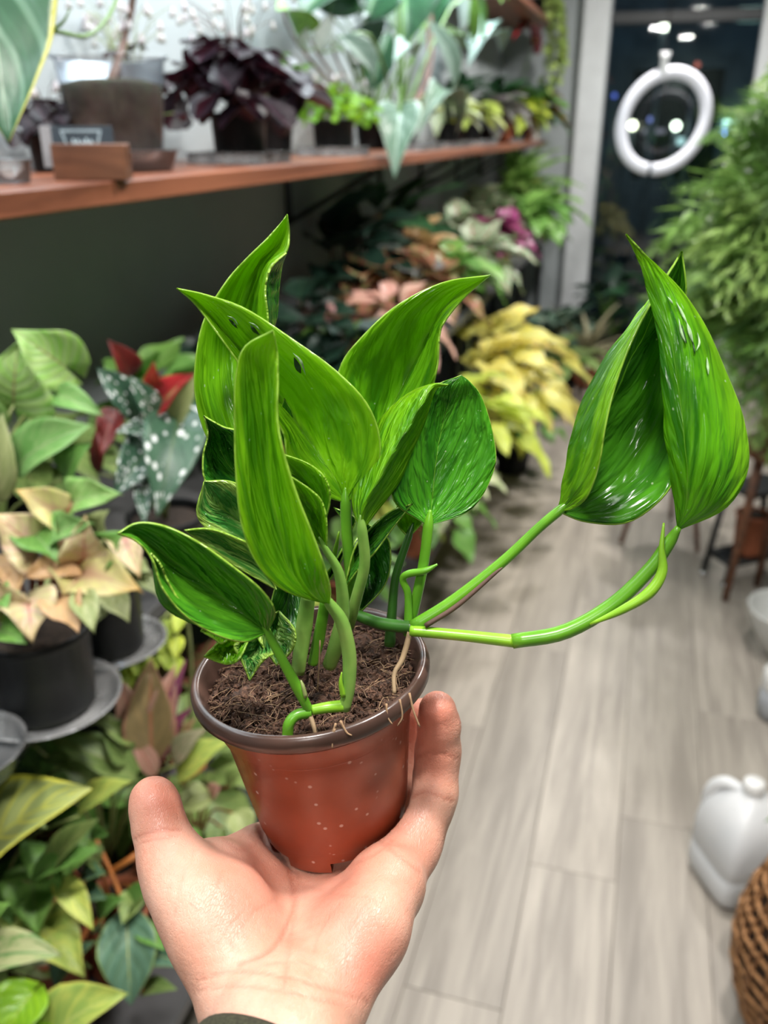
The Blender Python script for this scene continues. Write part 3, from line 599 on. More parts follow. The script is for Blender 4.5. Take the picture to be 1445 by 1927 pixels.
stem('petiole', [(651, 945, .338), (652, 1000, .341), (660, 1080, .347), (668, 1160, .356)], [pxr(22, .34), pxr(22, .34), pxr(24, .34)], M['stA'])
stem('petiole', [(614, 1036, .318), (638, 1080, .322), (645, 1150, .328), (632, 1215, .334), (620, 1252, .340)], [pxr(14, .32), pxr(22, .32), pxr(30, .33), pxr(28, .33)], M['stD'])
stem('petiole', [(620, 1136, .305), (643, 1170, .308), (657, 1230, .312), (656, 1290, .315), (648, 1336, .317)], [pxr(20, .31), pxr(26, .31), pxr(28, .31), pxr(27, .31), pxr(22, .31)], M['stD'])
stem('petiole', [(503, 1190, .305), (530, 1240, .308), (560, 1295, .312), (583, 1340, .316)], [pxr(16, .31), pxr(19, .31), pxr(22, .31), pxr(18, .31)], M['stA'])
stem('stem', [(580, 1120, .335), (572, 1180, .340), (560, 1268, .342)], [pxr(26, .34), pxr(32, .34), pxr(26, .34)], M['stD'])
stem('stem', [(612, 1130, .345), (600, 1200, .350), (588, 1250, .352)], [pxr(20, .34), pxr(24, .34), pxr(20, .34)], M['stA'])
stem('runner', [(650, 1328, .317), (618, 1331, .316), (588, 1336, .316)], [pxr(24, .316), pxr(22, .316), pxr(20, .316)], M['stB'])
stem('runner', [(585, 1340, .316), (558, 1346, .315), (544, 1362, .3145), (541, 1385, .316)], [pxr(22, .316), pxr(22, .316), pxr(21, .316)], M['stA'])
stem('root', [(580, 1338, .316), (590, 1365, .314), (594, 1385, .314)], [pxr(12, .316), pxr(6, .316)], M['stE'], 6, 10)
stem('shoot', [(646, 1310, .314), (641, 1285, .312), (643, 1265, .311)], [pxr(12, .31), pxr(8, .31), pxr(2, .31)], M['stB'], 6, 10)
stem('spathe', [(575, 1312, .312), (570, 1292, .311), (566, 1280, .311)], [pxr(9, .31), pxr(8, .31), pxr(3, .31)], M['stem_p'], 6, 8)
stem('root', [(597, 1300, .328), (600, 1250, .324), (602, 1205, .322)], [pxr(3, .32), pxr(3, .32)], M['fibre'], 5, 8)
stem('shoot', [(625, 1060, .345), (632, 1030, .342), (638, 1000, .340)], [pxr(12, .34), pxr(9, .34), pxr(3, .34)], M['stB'], 6, 10)

# ================================================================== the hand (one continuous surface grown from tapered bones)
def c3(x, y, d): return np.array([(x-722.5)/F*d, (963.5-y)/F*d, d])
def cone(G, a, ra, b_, rb):
    a, b_ = c3(*a), c3(*b_); ra *= a[2]/F; rb *= b_[2]/F; ba = b_-a; L2 = ba@ba
    t = np.clip(((G-a)@ba)/L2, 0, 1); return np.linalg.norm(G-a-t[..., None]*ba, axis=-1)-(ra+(rb-ra)*t)
def smin(a, b_, k): h = np.clip(.5+.5*(b_-a)/k, 0, 1); return b_*(1-h)+a*h-k*h*(1-h)
def chain(G, ps, k):
    d = None
    for (a, ra), (b_, rb) in zip(ps[:-1], ps[1:]): q = cone(G, a, ra, b_, rb); d = q if d is None else smin(d, q, k)
    return d
VOX = .00135
lo, hi = np.array([-.112, -.222, .235]), np.array([.046, -.062, .455])
gx, gy, gz = [np.arange(lo[i], hi[i], VOX) for i in range(3)]
G = np.stack(np.meshgrid(gx, gy, gz, indexing='ij'), -1)
PALM = [
 [((505, 2120, .262), 150), ((525, 1960, .285), 128), ((530, 1890, .298), 112)],                                   # forearm and wrist
 [((455, 1890, .300), 76), ((462, 1800, .318), 82), ((475, 1680, .354), 64), ((500, 1605, .386), 50)],             # index ray
 [((520, 1890, .302), 80), ((545, 1780, .337), 72), ((568, 1660, .376), 58), ((592, 1585, .400), 48)],             # middle ray
 [((585, 1890, .302), 80), ((620, 1780, .331), 74), ((660, 1670, .368), 60), ((682, 1595, .394), 48)],             # ring ray
 [((612, 1880, .302), 72), ((664, 1770, .322), 76), ((722, 1670, .346), 66), ((768, 1585, .366), 58)],             # little ray
 [((432, 1850, .302), 62), ((396, 1760, .312), 72), ((362, 1690, .319), 68), ((330, 1625, .327), 53)],             # thenar
 [((440, 1800, .310), 70), ((430, 1710, .322), 68), ((420, 1650, .340), 60)],
 [((330, 1640, .328), 52), ((400, 1640, .350), 50), ((480, 1600, .375), 44)],                                      # web to the index finger
 [((628, 1865, .300), 62), ((694, 1745, .316), 68), ((738, 1660, .336), 58)]]                                      # heel of the hand
palm = None
for ps in PALM: q = chain(G, ps, .008); palm = q if palm is None else smin(palm, q, .0085)
FING = [
 [((336, 1655, .326), 56), ((312, 1600, .331), 48), ((301, 1560, .335), 49), ((291, 1515, .338), 46), ((288, 1503, .339), 41)],              # thumb
 [((500, 1610, .382), 48), ((565, 1540, .424), 40), ((625, 1450, .436), 37), ((660, 1390, .432), 33)],              # index, behind the pot
 [((590, 1590, .392), 46), ((660, 1510, .428), 40), ((705, 1420, .434), 38), ((725, 1350, .428), 33)],              # middle, behind the pot
 [((690, 1600, .386), 46), ((758, 1510, .402), 42), ((786, 1420, .404), 38), ((797, 1345, .399), 32)],              # ring
 [((770, 1590, .364), 54), ((806, 1522, .372), 45), ((815, 1490, .374), 46), ((822, 1440, .375), 40), ((824, 1412, .374), 42), ((826, 1365, .369), 39), ((823, 1336, .365), 36)]]   # little finger
tot = None
for i, ps in enumerate(FING):
    q = smin(chain(G, ps, .003), palm, .007); tot = q if tot is None else np.minimum(tot, q)
# flesh yields to the pot
Wd = (G[..., :1]*rt+G[..., 1:2]*up+G[..., 2:]*fw)+CAM-RC; hz = Wd@AX; rr_ = np.linalg.norm(Wd-hz[..., None]*AX, axis=-1)
potd = np.maximum(rr_-np.interp(hz, [-PH, -.022, -.008, 0], [RBASE+.0010, RR-.0074, RR-.0040, RR+.001])-.0006, np.maximum(hz, -(hz+PH)-.0006)); tot = np.maximum(tot, -potd)
def surface_nets(D, lo, h):
    s = D < 0; nx, ny, nz = D.shape
    cnt = np.zeros((nx-1, ny-1, nz-1)); acc = np.zeros((nx-1, ny-1, nz-1, 3))
    corners = [(i, j, k) for i in (0, 1) for j in (0, 1) for k in (0, 1)]
    sl = lambda o: tuple(slice(o[a], D.shape[a]-1+o[a]) for a in range(3))
    for a in corners:
        for ax in range(3):
            if a[ax]: continue
            b_ = list(a); b_[ax] = 1; da, db = D[sl(a)], D[sl(b_)]; x = (da < 0) != (db < 0)
            t = np.where(x, da/np.where(x, da-db, 1), 0)
            cnt += x; 
            for k in range(3): acc[..., k] += np.where(x, a[k]+(t if k == ax else 0), 0)
    act = cnt > 0; idx = -np.ones(cnt.shape, int); idx[act] = np.arange(act.sum())
    ii = np.argwhere(act); V = lo+h*(ii+acc[act]/cnt[act][:, None]); Q = []
    for ax in range(3):
        u, v = (ax+1) % 3, (ax+2) % 3
        a = [slice(1, -1)]*3; a[ax] = slice(0, -1); b_ = [slice(1, -1)]*3; b_[ax] = slice(1, None)
        sa, sb = s[tuple(a)], s[tuple(b_)]; e = np.argwhere(sa != sb)
        flip = sa[tuple(e.T)]; e = e.copy()
        for k in (u, v): e[:, k] += 1
        qs = []
        for du, dv in ((-1, -1), (0, -1), (0, 0), (-1, 0)):
            w = e.copy(); w[:, u] += du; w[:, v] += dv; qs.append(w)
        ok = np.all([(w >= 0).all(1) & (w < np.array(idx.shape)).all(1) for w in qs], axis=0)
        q = np.stack([idx[tuple(np.where(ok[:, None], w, 0).T)] for w in qs], 1)[ok]; f = flip[ok]
        q[~f] = q[~f][:, ::-1]; Q.append(q[(q >= 0).all(1)])
    return V, np.vstack(Q)
HV, HQ = surface_nets(tot, lo, VOX)
for _ in range(3):                                   # relax the grid
    acc = np.zeros_like(HV); n_ = np.zeros(len(HV))
    for a in range(4):
        i, j = HQ[:, a], HQ[:, (a+1) % 4]; np.add.at(acc, i, HV[j]); np.add.at(acc, j, HV[i]); np.add.at(n_, i, 1); np.add.at(n_, j, 1)
    HV = HV*.45+.55*acc/np.maximum(n_, 1)[:, None]
HPX = np.stack([722.5+F*HV[:, 0]/HV[:, 2], 963.5-F*HV[:, 1]/HV[:, 2]], 1)
fn = np.cross(HV[HQ[:, 1]]-HV[HQ[:, 0]], HV[HQ[:, 2]]-HV[HQ[:, 0]]); vn = np.zeros_like(HV)
for a in range(4): np.add.at(vn, HQ[:, a], fn)
vn /= np.maximum(1e-12, np.linalg.norm(vn, axis=1, keepdims=True)); front = np.clip(-(vn*HV/np.linalg.norm(HV, axis=1, keepdims=True)).sum(1)*3, 0, 1)
def dist_line(pts):
    p = catmull(np.array(pts, float), 60); return np.min(np.linalg.norm(HPX[:, None, :]-p[None], axis=2), axis=1)
CREASE = [([(515, 1588), (545, 1640), (552, 1700), (535, 1750), (505, 1790), (450, 1815)], 4.5, .8), ([(600, 1640), (640, 1635), (700, 1610), (742, 1580)], 3.5, .5), ([(560, 1660), (620, 1680), (690, 1690)], 3, .3), ([(775, 1500), (800, 1490), (850, 1505)], 4, .8), ([(785, 1425), (815, 1415), (862, 1425)], 4, .7),
          ([(255, 1575), (295, 1562), (338, 1560)], 4, .8), ([(262, 1585), (300, 1578), (335, 1572)], 3, .5), ([(372, 1842), (440, 1828), (520, 1836), (620, 1862), (690, 1880)], 4, .6), ([(366, 1862), (450, 1856), (540, 1868), (640, 1890)], 3.5, .5), ([(480, 1590), (452, 1600), (420, 1580)], 3, .4),
          ([(690, 1560), (735, 1600), (790, 1640)], 4, .5), ([(560, 1650), (556, 1720), (540, 1800), (535, 1860)], 4, .5), ([(640, 1700), (600, 1760), (580, 1840)], 3, .3), ([(700, 1690), (660, 1750), (650, 1830)], 3, .25), ([(420, 1640), (400, 1690), (395, 1760)], 3, .3), ([(360, 1700), (400, 1730), (450, 1790)], 3, .3), ([(520, 1690), (470, 1720), (430, 1780)], 3, .35), ([(620, 1830), (560, 1810), (500, 1815)], 3, .3), ([(365, 1600), (345, 1650), (330, 1720)], 3, .25), ([(470, 1700), (430, 1740), (400, 1790)], 3, .25)]
cr = np.zeros(len(HV))
for pts, w, s_ in CREASE: cr = np.maximum(cr, s_*np.exp(-(dist_line(pts)/w)**2))
cr *= front
HV = HV-vn*(cr*.0007)[:, None]
rd = np.zeros(len(HV))
for x, y, s_, a in ((300, 1500, 60, .9), (300, 1600, 55, .4), (470, 1640, 90, .6), (430, 1740, 80, .45), (690, 1760, 90, .6), (640, 1660, 70, .5), (820, 1330, 60, .9), (760, 1590, 70, .7), (830, 1450, 50, .4), (640, 1840, 50, .35), (700, 1840, 60, .5), (790, 1400, 60, .5)):
    rd += a*np.exp(-((HPX[:, 0]-x)**2+(HPX[:, 1]-y)**2)/(2*(s_*.7)**2))
M['skin'], nt, bs, out = newmat('skin'); b = NB(nt)
ac = b.n('ShaderNodeAttribute'); ac.attribute_name = 'crease'; ar = b.n('ShaderNodeAttribute'); ar.attribute_name = 'flush'
tc = b.n('ShaderNodeTexCoord').outputs['Object']; n1 = b.noise(tc, 55, 4, .6); n2 = b.noise(tc, 420, 3); 
mp = b.n('ShaderNodeMapping'); b.l(tc, mp.inputs[0]); mp.inputs['Scale'].default_value = (1, .28, .5); n3 = b.noise(mp.outputs[0], 900, 2)
col = b.mix(b.ss(n1, .3, .7), (.58, .300, .210), (.66, .390, .290)); col = b.mix(b.math('MULTIPLY', ar.outputs['Fac'], .8, clamp=True), col, (.58, .180, .120))
col = b.mix(b.math('MULTIPLY', ac.outputs['Fac'], .7, clamp=True), col, (.42, .13, .08)); b.l(col, bs.inputs['Base Color'])
bs.inputs['Roughness'].default_value = .42; bs.inputs['Subsurface Weight'].default_value = .22; bs.inputs['Subsurface Radius'].default_value = (1, .35, .2); bs.inputs['Subsurface Scale'].default_value = .004
vo = b.n('ShaderNodeTexVoronoi', feature='DISTANCE_TO_EDGE'); b.l(mp.outputs[0], vo.inputs['Vector']); vo.inputs['Scale'].default_value = 1500
n3 = b.math('ADD', b.math('MULTIPLY', n3, .5), b.ss(vo.outputs['Distance'], 0, .12, 0, .6))
hgt = b.math('ADD', b.math('MULTIPLY', n3, .7), b.math('ADD', n2, b.math('MULTIPLY', ac.outputs['Fac'], -2.0))); b.l(b.bump(hgt, .30, .0008), bs.inputs['Normal'])
HW = HV[:, :1]*rt+HV[:, 1:2]*up+HV[:, 2:]*fw+CAM
hand = obj('person', HW, HQ, M['skin'], None)
for nm, arr in (('crease', cr), ('flush', np.clip(rd, 0, 1))):
    at = hand.data.attributes.new(nm, 'FLOAT', 'POINT'); at.data.foreach_set('value', arr.astype(np.float32))
tag(hand, 'bare open left hand and wrist, palm up, carrying the small brown pot', 'person')
# sleeve cuff round the forearm
M['olive'] = plain('olive_knit', (.055, .055, .028), .95, .25, 900, bump=.6)
def w3(p): return P(*p)
axs = [w3((530, 2035, .274)), w3((508, 2140, .260)), w3((495, 2400, .230))]
cuff_dir = nrm(axs[2]-axs[0]); side = nrm(rt-cuff_dir*(rt@cuff_dir)); upv = np.cross(side, cuff_dir)
rings = []
for t, k in ((.004, .0255), (.0, .0275), (-.001, .0292), (.001, .0306), (.006, .0312), (.014, .0310), (.022, .0314), (.034, .0318), (.055, .0330), (.085, .035)): rings.append((axs[0]+cuff_dir*t+upv*0, k))
V, Fc = [], []; SG = 48
for c, k in rings:
    for j in range(SG):
        a = 2*math.pi*j/SG; V.append(c+k*(math.cos(a)*side*1.0+math.sin(a)*upv*.92)+cuff_dir*(.012*math.cos(a)))
for i in range(len(rings)-1):
    for j in range(SG): Fc.append([i*SG+j, i*SG+(j+1) % SG, (i+1)*SG+(j+1) % SG, (i+1)*SG+j])
o = obj('sleeve', V, Fc, M['olive'], hand); o['label'] = 'olive green sleeve cuff'
# ================================================================== shelves, brackets, bench
SZ, SX = 1.385, -.72                                  # top of the lower wall shelf and its front edge
UZ = 2.02
def board(name, x0, x1, y0, y1, ztop, th, mat, label, cat):
    return tag(obj(name, *box(((x0+x1)/2, (y0+y1)/2, ztop-th/2), (x1-x0, y1-y0, th), .003), mat, None, None, False), label, cat)
board('wall_shelf', XL+.002, SX, -.6, 6.22, SZ, .032, M['shelf'], 'long stained wooden wall shelf crowded with pots, at chest height', 'shelf')
board('wall_shelf', XL+.002, SX-.01, -.6, 6.22, UZ+.032, .032, M['shelf'], 'upper stained wooden wall shelf above the plants', 'shelf')
for i, y in enumerate((.35, 2.58, 3.55, 4.2, 5.0, 5.7)):
    t = thing('shelf_bracket', (XL+.012, y, SZ-.24), ['black steel bracket under the nearest end of the chest-high shelf', 'black steel bracket behind the tall upright leaf, under the chest-high shelf',
        'black steel bracket below the drooping grey-green leaf', 'black steel bracket fourth along the chest-high shelf', 'black steel bracket fifth along the chest-high shelf', 'black steel bracket nearest the window under the chest-high shelf'][i], 'bracket', 'black brackets under the shelf')
    obj('upright', *box((XL+.008, y, SZ-.032-.085), (.012, .028, .17), .002), M['blackmetal'], t, None, False)
    obj('arm', *box((XL+.155, y, SZ-.032-.006), (.29, .028, .010), .002), M['blackmetal'], t, None, False)
    a = np.array([XL+.012, y, SZ-.19]); b_ = np.array([XL+.28, y, SZ-.045]); d = nrm(b_-a); R = np.stack([d, [0, 1, 0], np.cross(d, [0, 1, 0])], 1)
    obj('brace', *box((a+b_)/2, (np.linalg.norm(b_-a), .024, .014), .002, R), M['blackmetal'], t, None, False)
BZ = .86
t = thing('plant_bench', (-.80, 2.8, 0), 'long grey two-tier plant bench along the left wall', 'bench')
obj('top', *box((-.82, 2.8, BZ-.0125), (.465, 6.7, .025), .003), M['bench'], t, None, False)
obj('lower_tier', *box((-.785, 2.8, .285), (.53, 6.7, .025), .003), M['bench'], t, None, False)
for yy in (-.45, 1.55, 3.4, 5.2, 6.05):
    for xx in (-1.0, -.70): obj('leg', *box((xx, yy, .4175), (.035, .035, .835), .003), M['blackmetal'], t, None, False)
t = thing('light_strip', (-.83, 2.1, 1.99), 'slim white grow light strip under the upper shelf', 'lamp')
obj('housing', *box((-.83, 2.1, 2.008), (.12, 4.75, .022), .003), M['white_trim'], t, None, False)
obj('diffuser', *box((-.83, 2.1, 1.995), (.10, 4.7, .006), .001), emit('strip_diffuser', (.88, .96, 1), 3.0), t, None, False)

# ================================================================== leaf materials of the shop's plants
L = {}
def lm(k, *a, **kw): L[k] = leafmat(k, *a, **kw)
lm('syng_green', (.22, .48, .08), (.40, .58, .20), vein=(.34, .30, .14), veinw=.02, lateral=7, latcol=(.36, .50, .24), trans=.25, contrast=(.35, .7))
lm('syng_plain', (.18, .40, .10), (.28, .48, .16), vein=(.30, .42, .18), trans=.25)
lm('olive', (.36, .40, .18), (.26, .32, .12), vein=(.34, .36, .18), trans=.2)
lm('begonia', (.055, .125, .075), (.035, .090, .055), vein=(.06, .12, .05), under=(.36, .035, .025), spots=True, trans=.12, rough=.35)
lm('begonia_red', (.46, .050, .030), (.32, .035, .025), vein=(.50, .14, .06), trans=.3)
lm('begonia_brown', (.16, .030, .015), (.11, .020, .012), vein=(.22, .05, .02), trans=.25)
lm('pink_syng', (.64, .60, .30), (.64, .48, .33), vein=(.50, .22, .17), veinw=.03, lateral=5, latcol=(.56, .46, .24), centre=(.60, .34, .29), tipcol=(.70, .52, .26), trans=.22)
lm('yellow_syng', (.72, .68, .28), (.66, .56, .28), vein=(.52, .34, .20), centre=(.50, .30, .20), tipcol=(.58, .36, .10), trans=.25)
lm('orange_syng', (.60, .40, .18), (.56, .36, .19), vein=(.56, .36, .18), lateral=5, latcol=(.55, .36, .18), trans=.22)
lm('lime', (.66, .76, .12), (.50, .66, .09), vein=(.60, .68, .2), trans=.3)
lm('rubber', (.36, .27, .12), (.28, .22, .10), vein=(.50, .22, .12), veinw=.05, margin=(.50, .24, .17), marginw=.07, trans=.12, rough=.3)
lm('rubber_pink', (.66, .36, .29), (.54, .32, .23), vein=(.5, .2, .14), veinw=.05, trans=.15)
lm('dull_green', (.26, .36, .11), (.17, .27, .075), vein=(.28, .32, .12), veinw=.03, trans=.15)
lm('pale_green', (.42, .48, .20), (.33, .40, .14), vein=(.50, .54, .25), trans=.2)
lm('calathea', (.42, .50, .18), (.48, .54, .19), vein=(.52, .56, .12), lateral=6, latcol=(.70, .70, .12), margin=(.72, .70, .08), marginw=.10, trans=.2)
lm('velvet', (.13, .25, .165), (.095, .20, .13), vein=(.34, .40, .14), veinw=.018, lateral=5, latcol=(.10, .19, .10), margin=(.24, .36, .10), marginw=.04, trans=.1, rough=.5)
lm('green', (.20, .41, .09), (.13, .31, .06), vein=(.22, .36, .12), trans=.22)
lm('lime_big', (.22, .45, .02), (.15, .36, .02), vein=(.35, .5, .06), lateral=5, latcol=(.28, .5, .04), trans=.3, rough=.25)
lm('yellow_green', (.56, .62, .13), (.34, .47, .10), vein=(.45, .52, .14), margin=(.5, .52, .10), trans=.22)
lm('striped', (.19, .36, .10), (.50, .52, .26), vein=(.13, .28, .09), veinw=.05, trans=.2, contrast=(.5, .6), streak=(3, 3))
lm('purple', (.022, .012, .018), (.014, .008, .013), vein=(.08, .02, .04), under=(.05, .008, .018), trans=.1, rough=.35)
lm('oxalis', (.20, .42, .04), (.13, .33, .03), trans=.35)
lm('alocasia', (.13, .225, .155), (.095, .18, .12), vein=(.38, .48, .38), margin=(.42, .52, .42), marginw=.06, lateral=4, latcol=(.18, .29, .21), trans=.15)
lm('silver', (.30, .41, .37), (.21, .32, .27), vein=(.55, .64, .58), trans=.15)
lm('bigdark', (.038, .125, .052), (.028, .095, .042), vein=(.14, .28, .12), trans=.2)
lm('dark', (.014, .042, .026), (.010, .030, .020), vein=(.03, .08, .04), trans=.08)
lm('margined', (.050, .145, .070), (.038, .115, .055), vein=(.24, .36, .24), veinw=.012, lateral=4, latcol=(.15, .28, .18), margin=(.58, .58, .10), marginw=.06, trans=.2, rough=.3)
lm('cream', (.70, .69, .46), (.38, .52, .22), vein=(.6, .6, .45), trans=.2)
lm('coleus', (.40, .14, .09), (.22, .26, .09), vein=(.5, .3, .2), centre=(.50, .12, .12), trans=.2, contrast=(.45, .55))
lm('caladium', (.42, .52, .36), (.14, .32, .14), vein=(.45, .16, .18), veinw=.04, lateral=5, trans=.2)
lm('fuchsia', (.36, .06, .17), (.22, .05, .12), vein=(.2, .35, .2), trans=.2)
lm('yellow', (.82, .74, .14), (.72, .70, .22), vein=(.6, .62, .25), tipcol=(.68, .46, .14), trans=.3)
lm('yellow_lime', (.70, .76, .11), (.55, .68, .11), vein=(.6, .62, .25), trans=.3)
lm('grey_purple', (.15, .11, .15), (.20, .23, .18), vein=(.3, .3, .3), trans=.15)
lm('fern', (.28, .46, .12), (.18, .35, .08), trans=.25); lm('aralia', (.30, .46, .13), (.16, .32, .07), trans=.3); lm('aralia_dk', (.15, .27, .09), (.09, .19, .06), trans=.25)
lm('petal_white', (.70, .74, .74), (.60, .66, .64), trans=.3); lm('petal_pink', (.64, .38, .38), (.55, .28, .30), trans=.3); lm('petal_lilac', (.82, .74, .82), (.74, .62, .74), trans=.35)
lm('red_spathe', (.60, .015, .025), (.50, .012, .02), trans=.15, rough=.2); lm('tan', (.40, .34, .22), (.26, .27, .15), vein=(.5, .42, .3), trans=.15)
lm('trail', (.40, .50, .16), (.28, .42, .10), trans=.3); lm('orange_leaf', (.50, .20, .05), (.38, .22, .06), trans=.2)

# ================================================================== near plants on the left, bench top
def soil_c(c): return np.asarray(c)
# green arrowhead plant, upper left
c = P(-60, 1160, 1.02); c[2] = BZ
t = thing('potted_plant', c, 'light green arrowhead plant at the left edge, above the pink-leaved one', 'plant'); s = nursery_pot(t, c, .06, .11, M['black'])
D = .93
for b_, tp, w, m, sh, kw in (((26, 762), (36, 640), 165, 'syng_green', 'arrow', {}), ((122, 690), (22, 620), 118, 'syng_green', 'arrow', dict(roll=-.35)), ((100, 742), (194, 782), 52, 'syng_plain', 'ovate', dict(roll=.2)),
                      ((28, 885), (172, 800), 100, 'syng_plain', 'ovate', {}), ((2, 945), (4, 778), 62, 'olive', 'ovate', {}), ((120, 900), (172, 835), 60, 'green', 'ovate', {}), ((-30, 800), (-60, 700), 90, 'syng_plain', 'arrow', {})):
    leaf_at(t, (*b_, D+.02), (*tp, D-.01), w, L[m], sh, s, M['stem_p'], **kw)
# spotted begonia
c = P(330, 1130, 1.28); c[2] = BZ
t = thing('potted_plant', c, 'begonia with silver-spotted dark leaves and red undersides', 'plant'); s = nursery_pot(t, c, .055, .10, M['black'])
D = 1.13
for b_, tp, w, m, sh, kw in (((338, 775), (296, 974), 128, 'begonia', 'wing', dict(fold=.05, face=.95, wave=.1, nv=10)), ((282, 838), (212, 938), 90, 'begonia', 'wing', dict(face=.9, wave=.1)), ((262, 790), (182, 692), 66, 'begonia', 'lance', {}), ((300, 800), (243, 708), 50, 'begonia', 'lance', {}),
                      ((268, 895), (272, 990), 34, 'begonia', 'lance', {}), ((246, 712), (204, 640), 54, 'begonia_brown', 'ovate', {}), ((290, 752), (289, 680), 44, 'begonia_red', 'ovate', {}), ((296, 775), (366, 704), 62, 'begonia_red', 'ovate', {}),
                      ((184, 890), (189, 788), 26, 'begonia_brown', 'lance', {}), ((300, 815), (215, 815), 40, 'begonia', 'lance', {}), ((220, 770), (190, 860), 50, 'begonia_brown', 'ovate', {}), ((330, 800), (380, 700), 50, 'olive', 'ovate', {})):
    leaf_at(t, (*b_, D+.03), (*tp, D-.02), w, L[m], sh, s, M['stem_p'], **kw)
# pink arrowhead plant in the black pot
c = onz(90, 1322, BZ+.006)
t = thing('potted_plant', c, 'arrowhead plant with pink, cream and orange leaves in large black pot at left', 'plant'); s = nursery_pot(t, c, .060, .102, M['black'], fill=.008, taper=.86)
D = .86
for b_, tp, w, m, sh in (((112, 968), (28, 922), 66, 'yellow_syng', 'wing'), ((138, 945), (227, 930), 70, 'syng_plain', 'wing'), ((70, 1035), (-15, 968), 100, 'pink_syng', 'wing'), ((158, 1052), (160, 970), 74, 'pink_syng', 'heart'), ((135, 1055), (48, 1088), 62, 'orange_syng', 'wing'),
                  ((158, 1080), (265, 1114), 100, 'yellow_syng', 'wing'), ((22, 1050), (30, 1128), 66, 'orange_syng', 'heart'), ((52, 1128), (62, 1207), 88, 'pink_syng', 'heart'), ((112, 1130), (148, 1192), 66, 'orange_syng', 'heart'), ((150, 1115), (178, 1190), 44, 'olive', 'ovate'),
                  ((232, 1010), (262, 1088), 60, 'pink_syng', 'wing'), ((-5, 1188), (48, 1208), 64, 'green', 'ovate'), ((-10, 1110), (14, 1150), 40, 'green', 'ovate'), ((100, 1005), (175, 985), 60, 'syng_plain', 'heart'), ((180, 1000), (205, 960), 60, 'olive', 'heart'), ((60, 1000), (110, 1060), 70, 'green', 'heart'),
                  ((150, 1080), (130, 1140), 90, 'yellow_syng', 'heart'), ((200, 1040), (240, 1000), 60, 'green', 'heart'), ((20, 1150), (-10, 1090), 60, 'pink_syng', 'heart')):
    dd = .035*(b_[1] < 1100); leaf_at(t, (*b_, D+.01+dd), (*tp, D-.02+dd), w*1.22, L[m], sh, s, M['stem_r'], wave=.4, droop=.12, face=.75)
saucer(c-np.array([0, 0, .006]), .078, .016, 'clear plastic saucer under the large black pot at left', group='clear saucers on the bench')
c = onz(214, 1214, BZ+.006)
t = thing('potted_plant', c, 'small trailing green plant in black pot behind the pink-leaved one', 'plant'); s = nursery_pot(t, c, .043, .092, M['black'], taper=.86)
bush(t, s, 16, .045, 'gsmall', dict(shape='heart', width=.85, elevs=(20, 75), pet=.8, drop=50, mats=[L['olive'], M['stem_p']]), .02)
saucer(c-np.array([0, 0, .006]), .062, .014, 'clear plastic saucer under the smaller black bench pot', group='clear saucers on the bench')
c = onz(20, 1480, .70)
c = P(0, 1500, .80); c[2] = BZ+.0
saucer(np.array([-.60, .555, BZ]), .06, .03, 'empty clear plastic dish at the lower left bench edge', M['milky'], name='plastic_dish')
c = onz(-75, 1330, BZ+.0); c = np.array([-.68, .56, BZ]); 
t = thing('potted_plant', c, 'black pot with green seedling at the far left edge of the bench', 'plant'); s = nursery_pot(t, c, .05, .09, M['black'])
bush(t, s, 10, .04, 'gsmall', None, .02)

# ================================================================== lower tier plants, left bottom
LT = .2975
def lowpot(px, py, d, r, h, mat, label):
    c = P(px, py, d); c[2] = LT; c[0] = min(max(c[0], -.92), -.60)
    t = thing('potted_plant', c, label, 'plant'); return t, nursery_pot(t, c, r, h, mat)
t, s = lowpot(330, 1400, 1.42, .05, .10, M['terra'], 'plant with small lime leaves on drooping stems beside the black pots'); D = 1.18
pts = [(345, 1148), (318, 1165), (300, 1185), (275, 1200), (335, 1195), (310, 1215), (292, 1235), (262, 1230), (240, 1255), (232, 1225), (215, 1262), (330, 1235)]
V, Fc = tube([s, P(360, 1300, D+.1), P(345, 1150, D), P(290, 1180, D-.02), P(225, 1240, D-.03)], [.003, .002], 6, 20); obj('stem', V, Fc, M['stem_p'], t)
for k, (x, y) in enumerate(pts): leaf_at(t, (x, y, D), (x-14+(k % 3)*9, y+46, D-.02), 30, L['lime'], 'lance', None, face=.40, wave=.1)
t, s = lowpot(300, 1500, 1.36, .055, .11, M['terra'], 'rubber plant with broad brown-pink leaf behind the thumb'); D = 1.16
for b_, tp, w, m in (((287, 1432), (284, 1238), 96, 'rubber'), ((262, 1420), (222, 1270), 60, 'rubber_pink'), ((300, 1400), (330, 1250), 54, 'rubber_pink'), ((310, 1420), (350, 1240), 26, 'fuchsia'), ((300, 1430), (362, 1330), 40, 'fuchsia'), ((325, 1430), (370, 1350), 44, 'rubber'), ((290, 1460), (240, 1380), 40, 'rubber_pink')):
    leaf_at(t, (*b_, D+.02), (*tp, D), w, L[m], 'ovate', s, M['stem_r'], face=.45, stem_r=.003)
t, s = lowpot(190, 1530, 1.34, .055, .11, M['terra'], 'plant with long dull green leaves below the black pot'); D = 1.13
for b_, tp, w, m, sh in (((258, 1468), (95, 1392), 78, 'dull_green', 'lance'), ((60, 1400), (222, 1350), 38, 'pale_green', 'strap'), ((335, 1470), (436, 1392), 66, 'yellow_green', 'ovate'), ((180, 1480), (110, 1440), 60, 'dull_green', 'ovate'), ((240, 1430), (190, 1380), 70, 'dull_green', 'ovate'), ((110, 1500), (75, 1430), 50, 'green', 'ovate'), ((330, 1440), (390, 1370), 50, 'tan', 'ovate'), ((250, 1400), (180, 1360), 44, 'dull_green', 'ovate'), ((150, 1430), (60, 1470), 50, 'dull_green', 'ovate')):
    leaf_at(t, (*b_, D+.02), (*tp, D), w, L[m], sh, s, M['stem_p'], face=.40, wave=.15)
